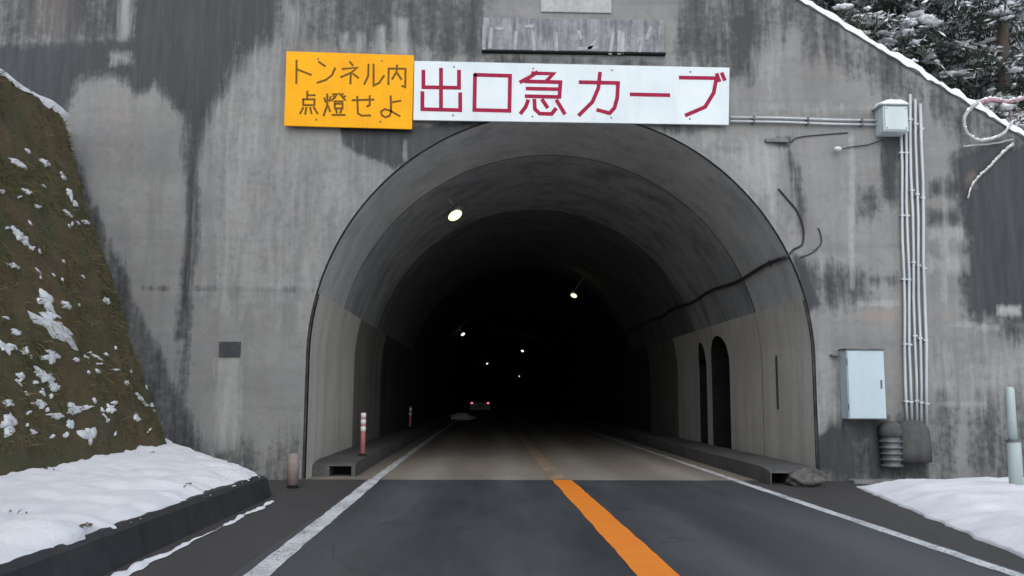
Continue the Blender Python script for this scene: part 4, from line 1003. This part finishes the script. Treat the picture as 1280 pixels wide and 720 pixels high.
copy_tree(t1, 'conifer at the far right behind the edge tree', 13.6, 22.2, 1.0, 1.05)
copy_tree(t3, 'conifer in the back row on the left of the forest corner', 10.4, 26.0, 3.0, 1.2)
copy_tree(t2, 'conifer in the back row on the right of the forest corner', 13.6, 26.5, 5.2, 1.2)
# leafy shrubs right behind the coping
def shrub(seed, x, y, r0, label):
    r = random.Random(seed); z = hill_h(x, y); root = thing('evergreen_shrub', label, 'shrub', (x, y, z), 'shrubs behind the coping')
    st, lf, sn = MB(), MB(), MB()
    for i in range(14):
        a = r.uniform(0, 6.28); e = Vector((math.cos(a) * r0 * r.uniform(.4, 1), math.sin(a) * r0 * r.uniform(.4, 1), r0 * r.uniform(.5, 1.5)))
        b0 = Vector((x, y, z)); st.tube([b0, b0 + e * .5 + Vector((0, 0, .1)), b0 + e], [.02, .014, .006], 5)
        for k in range(46):
            o = b0 + e * r.uniform(.3, 1.05) + Vector((r.gauss(0, .13), r.gauss(0, .13), r.gauss(0, .1))); v = Vector((r.uniform(-1, 1), r.uniform(-1, 1), r.uniform(-.8, .5))).normalized(); w = v.orthogonal().normalized() * r.uniform(.02, .04); l_ = r.uniform(.07, .15)
            lf.add([o, o + v * l_ * .5 - w, o + v * l_, o + v * l_ * .5 + w], [(0, 1, 2, 3)])
        if r.random() < .6: MB().lump(b0 + e + Vector((0, 0, .05)), r.uniform(.04, .10), r, 2, .5, (1.4, 1.2, .55)).build('snow_clump', M['snow'], root, True)
    st.build('stem', M['bark'], root); lf.build('foliage', M['shrub'], root, recalc=False)
shrub(31, 6.7, 15.9, .75, 'small leafy shrub just behind the upper end of the coping')
shrub(32, 7.9, 15.9, .7, 'small leafy shrub behind the coping above the junction box')
shrub(33, 9.2, 16.0, .8, 'small leafy shrub behind the coping beside the pale hoop')
# fallen branch, hoop and twigs at the coping's right
def bent(name, pts, r, mat, lab, cat, Y, snow=0, rough=.012):
    P = [at(x, y, Y if isinstance(Y, (int, float)) else Y[i]) for i, (x, y) in enumerate(pts)]; Q = []
    for i in range(len(P) - 1):
        a0, a1, a2, a3 = P[max(i - 1, 0)], P[i], P[i + 1], P[min(i + 2, len(P) - 1)]
        for k in range(7):
            t = k / 7; Q.append(.5 * ((2 * a1) + (a2 - a0) * t + (2 * a0 - 5 * a1 + 4 * a2 - a3) * t * t + (3 * a1 - a0 - 3 * a2 + a3) * t ** 3) + Vector((rough * fbm(i * 3 + t * 3, 1), 0, rough * fbm(i * 3 + t * 3, 9))))
    Q.append(P[-1]); root = thing(name, lab, cat, Q[0])
    n = len(Q); MB().tube(Q, [r * (1 - .45 * i / n) for i in range(n)], 8).build('stem', M[mat], root, True)
    if snow:
        MB().tube([q + Vector((0, -.004, r * (.55 + .3 * fbm(k * .9, 4)))) for k, q in enumerate(Q)], [max(.006, r * (.75 - .35 * k / n) * (.75 + 1.1 * fbm(k * .7, 2))) for k in range(n)], 8).build('branch_snow', M['snow'], root, True)
bent('bent_vine', [(1222, 128), (1209, 140), (1205, 152), (1209, 166), (1222, 175), (1238, 174), (1254, 167), (1266, 152)], .035, 'twig', 'pale looped vine hanging like a hoop over the sloping coping', 'vine', YW - .16, .45)
bent('fallen_branch', [(1208, 141), (1222, 130), (1240, 125), (1258, 128), (1275, 124), (1300, 118)], .060, 'redtwig', 'reddish fallen branch with snow lying behind the coping', 'branch', YW + .75, .5)
bent('fallen_branch', [(1255, 127), (1262, 138), (1264, 150)], .035, 'redtwig', 'short reddish stub hanging off the fallen branch', 'branch', YW + .70)
bent('bent_vine', [(1204, 183), (1225, 181), (1245, 179), (1266, 174)], .020, 'twig', 'thin straight pale twig lying under the hoop shaped vine', 'vine', YW - .06)
bent('bent_vine', [(1266, 180), (1252, 192), (1240, 205), (1232, 213), (1222, 222), (1214, 234), (1210, 248)], .026, 'twig', 'pale vine stem trailing down the dark stain, with a snow clump', 'vine', YW - .05, .25)
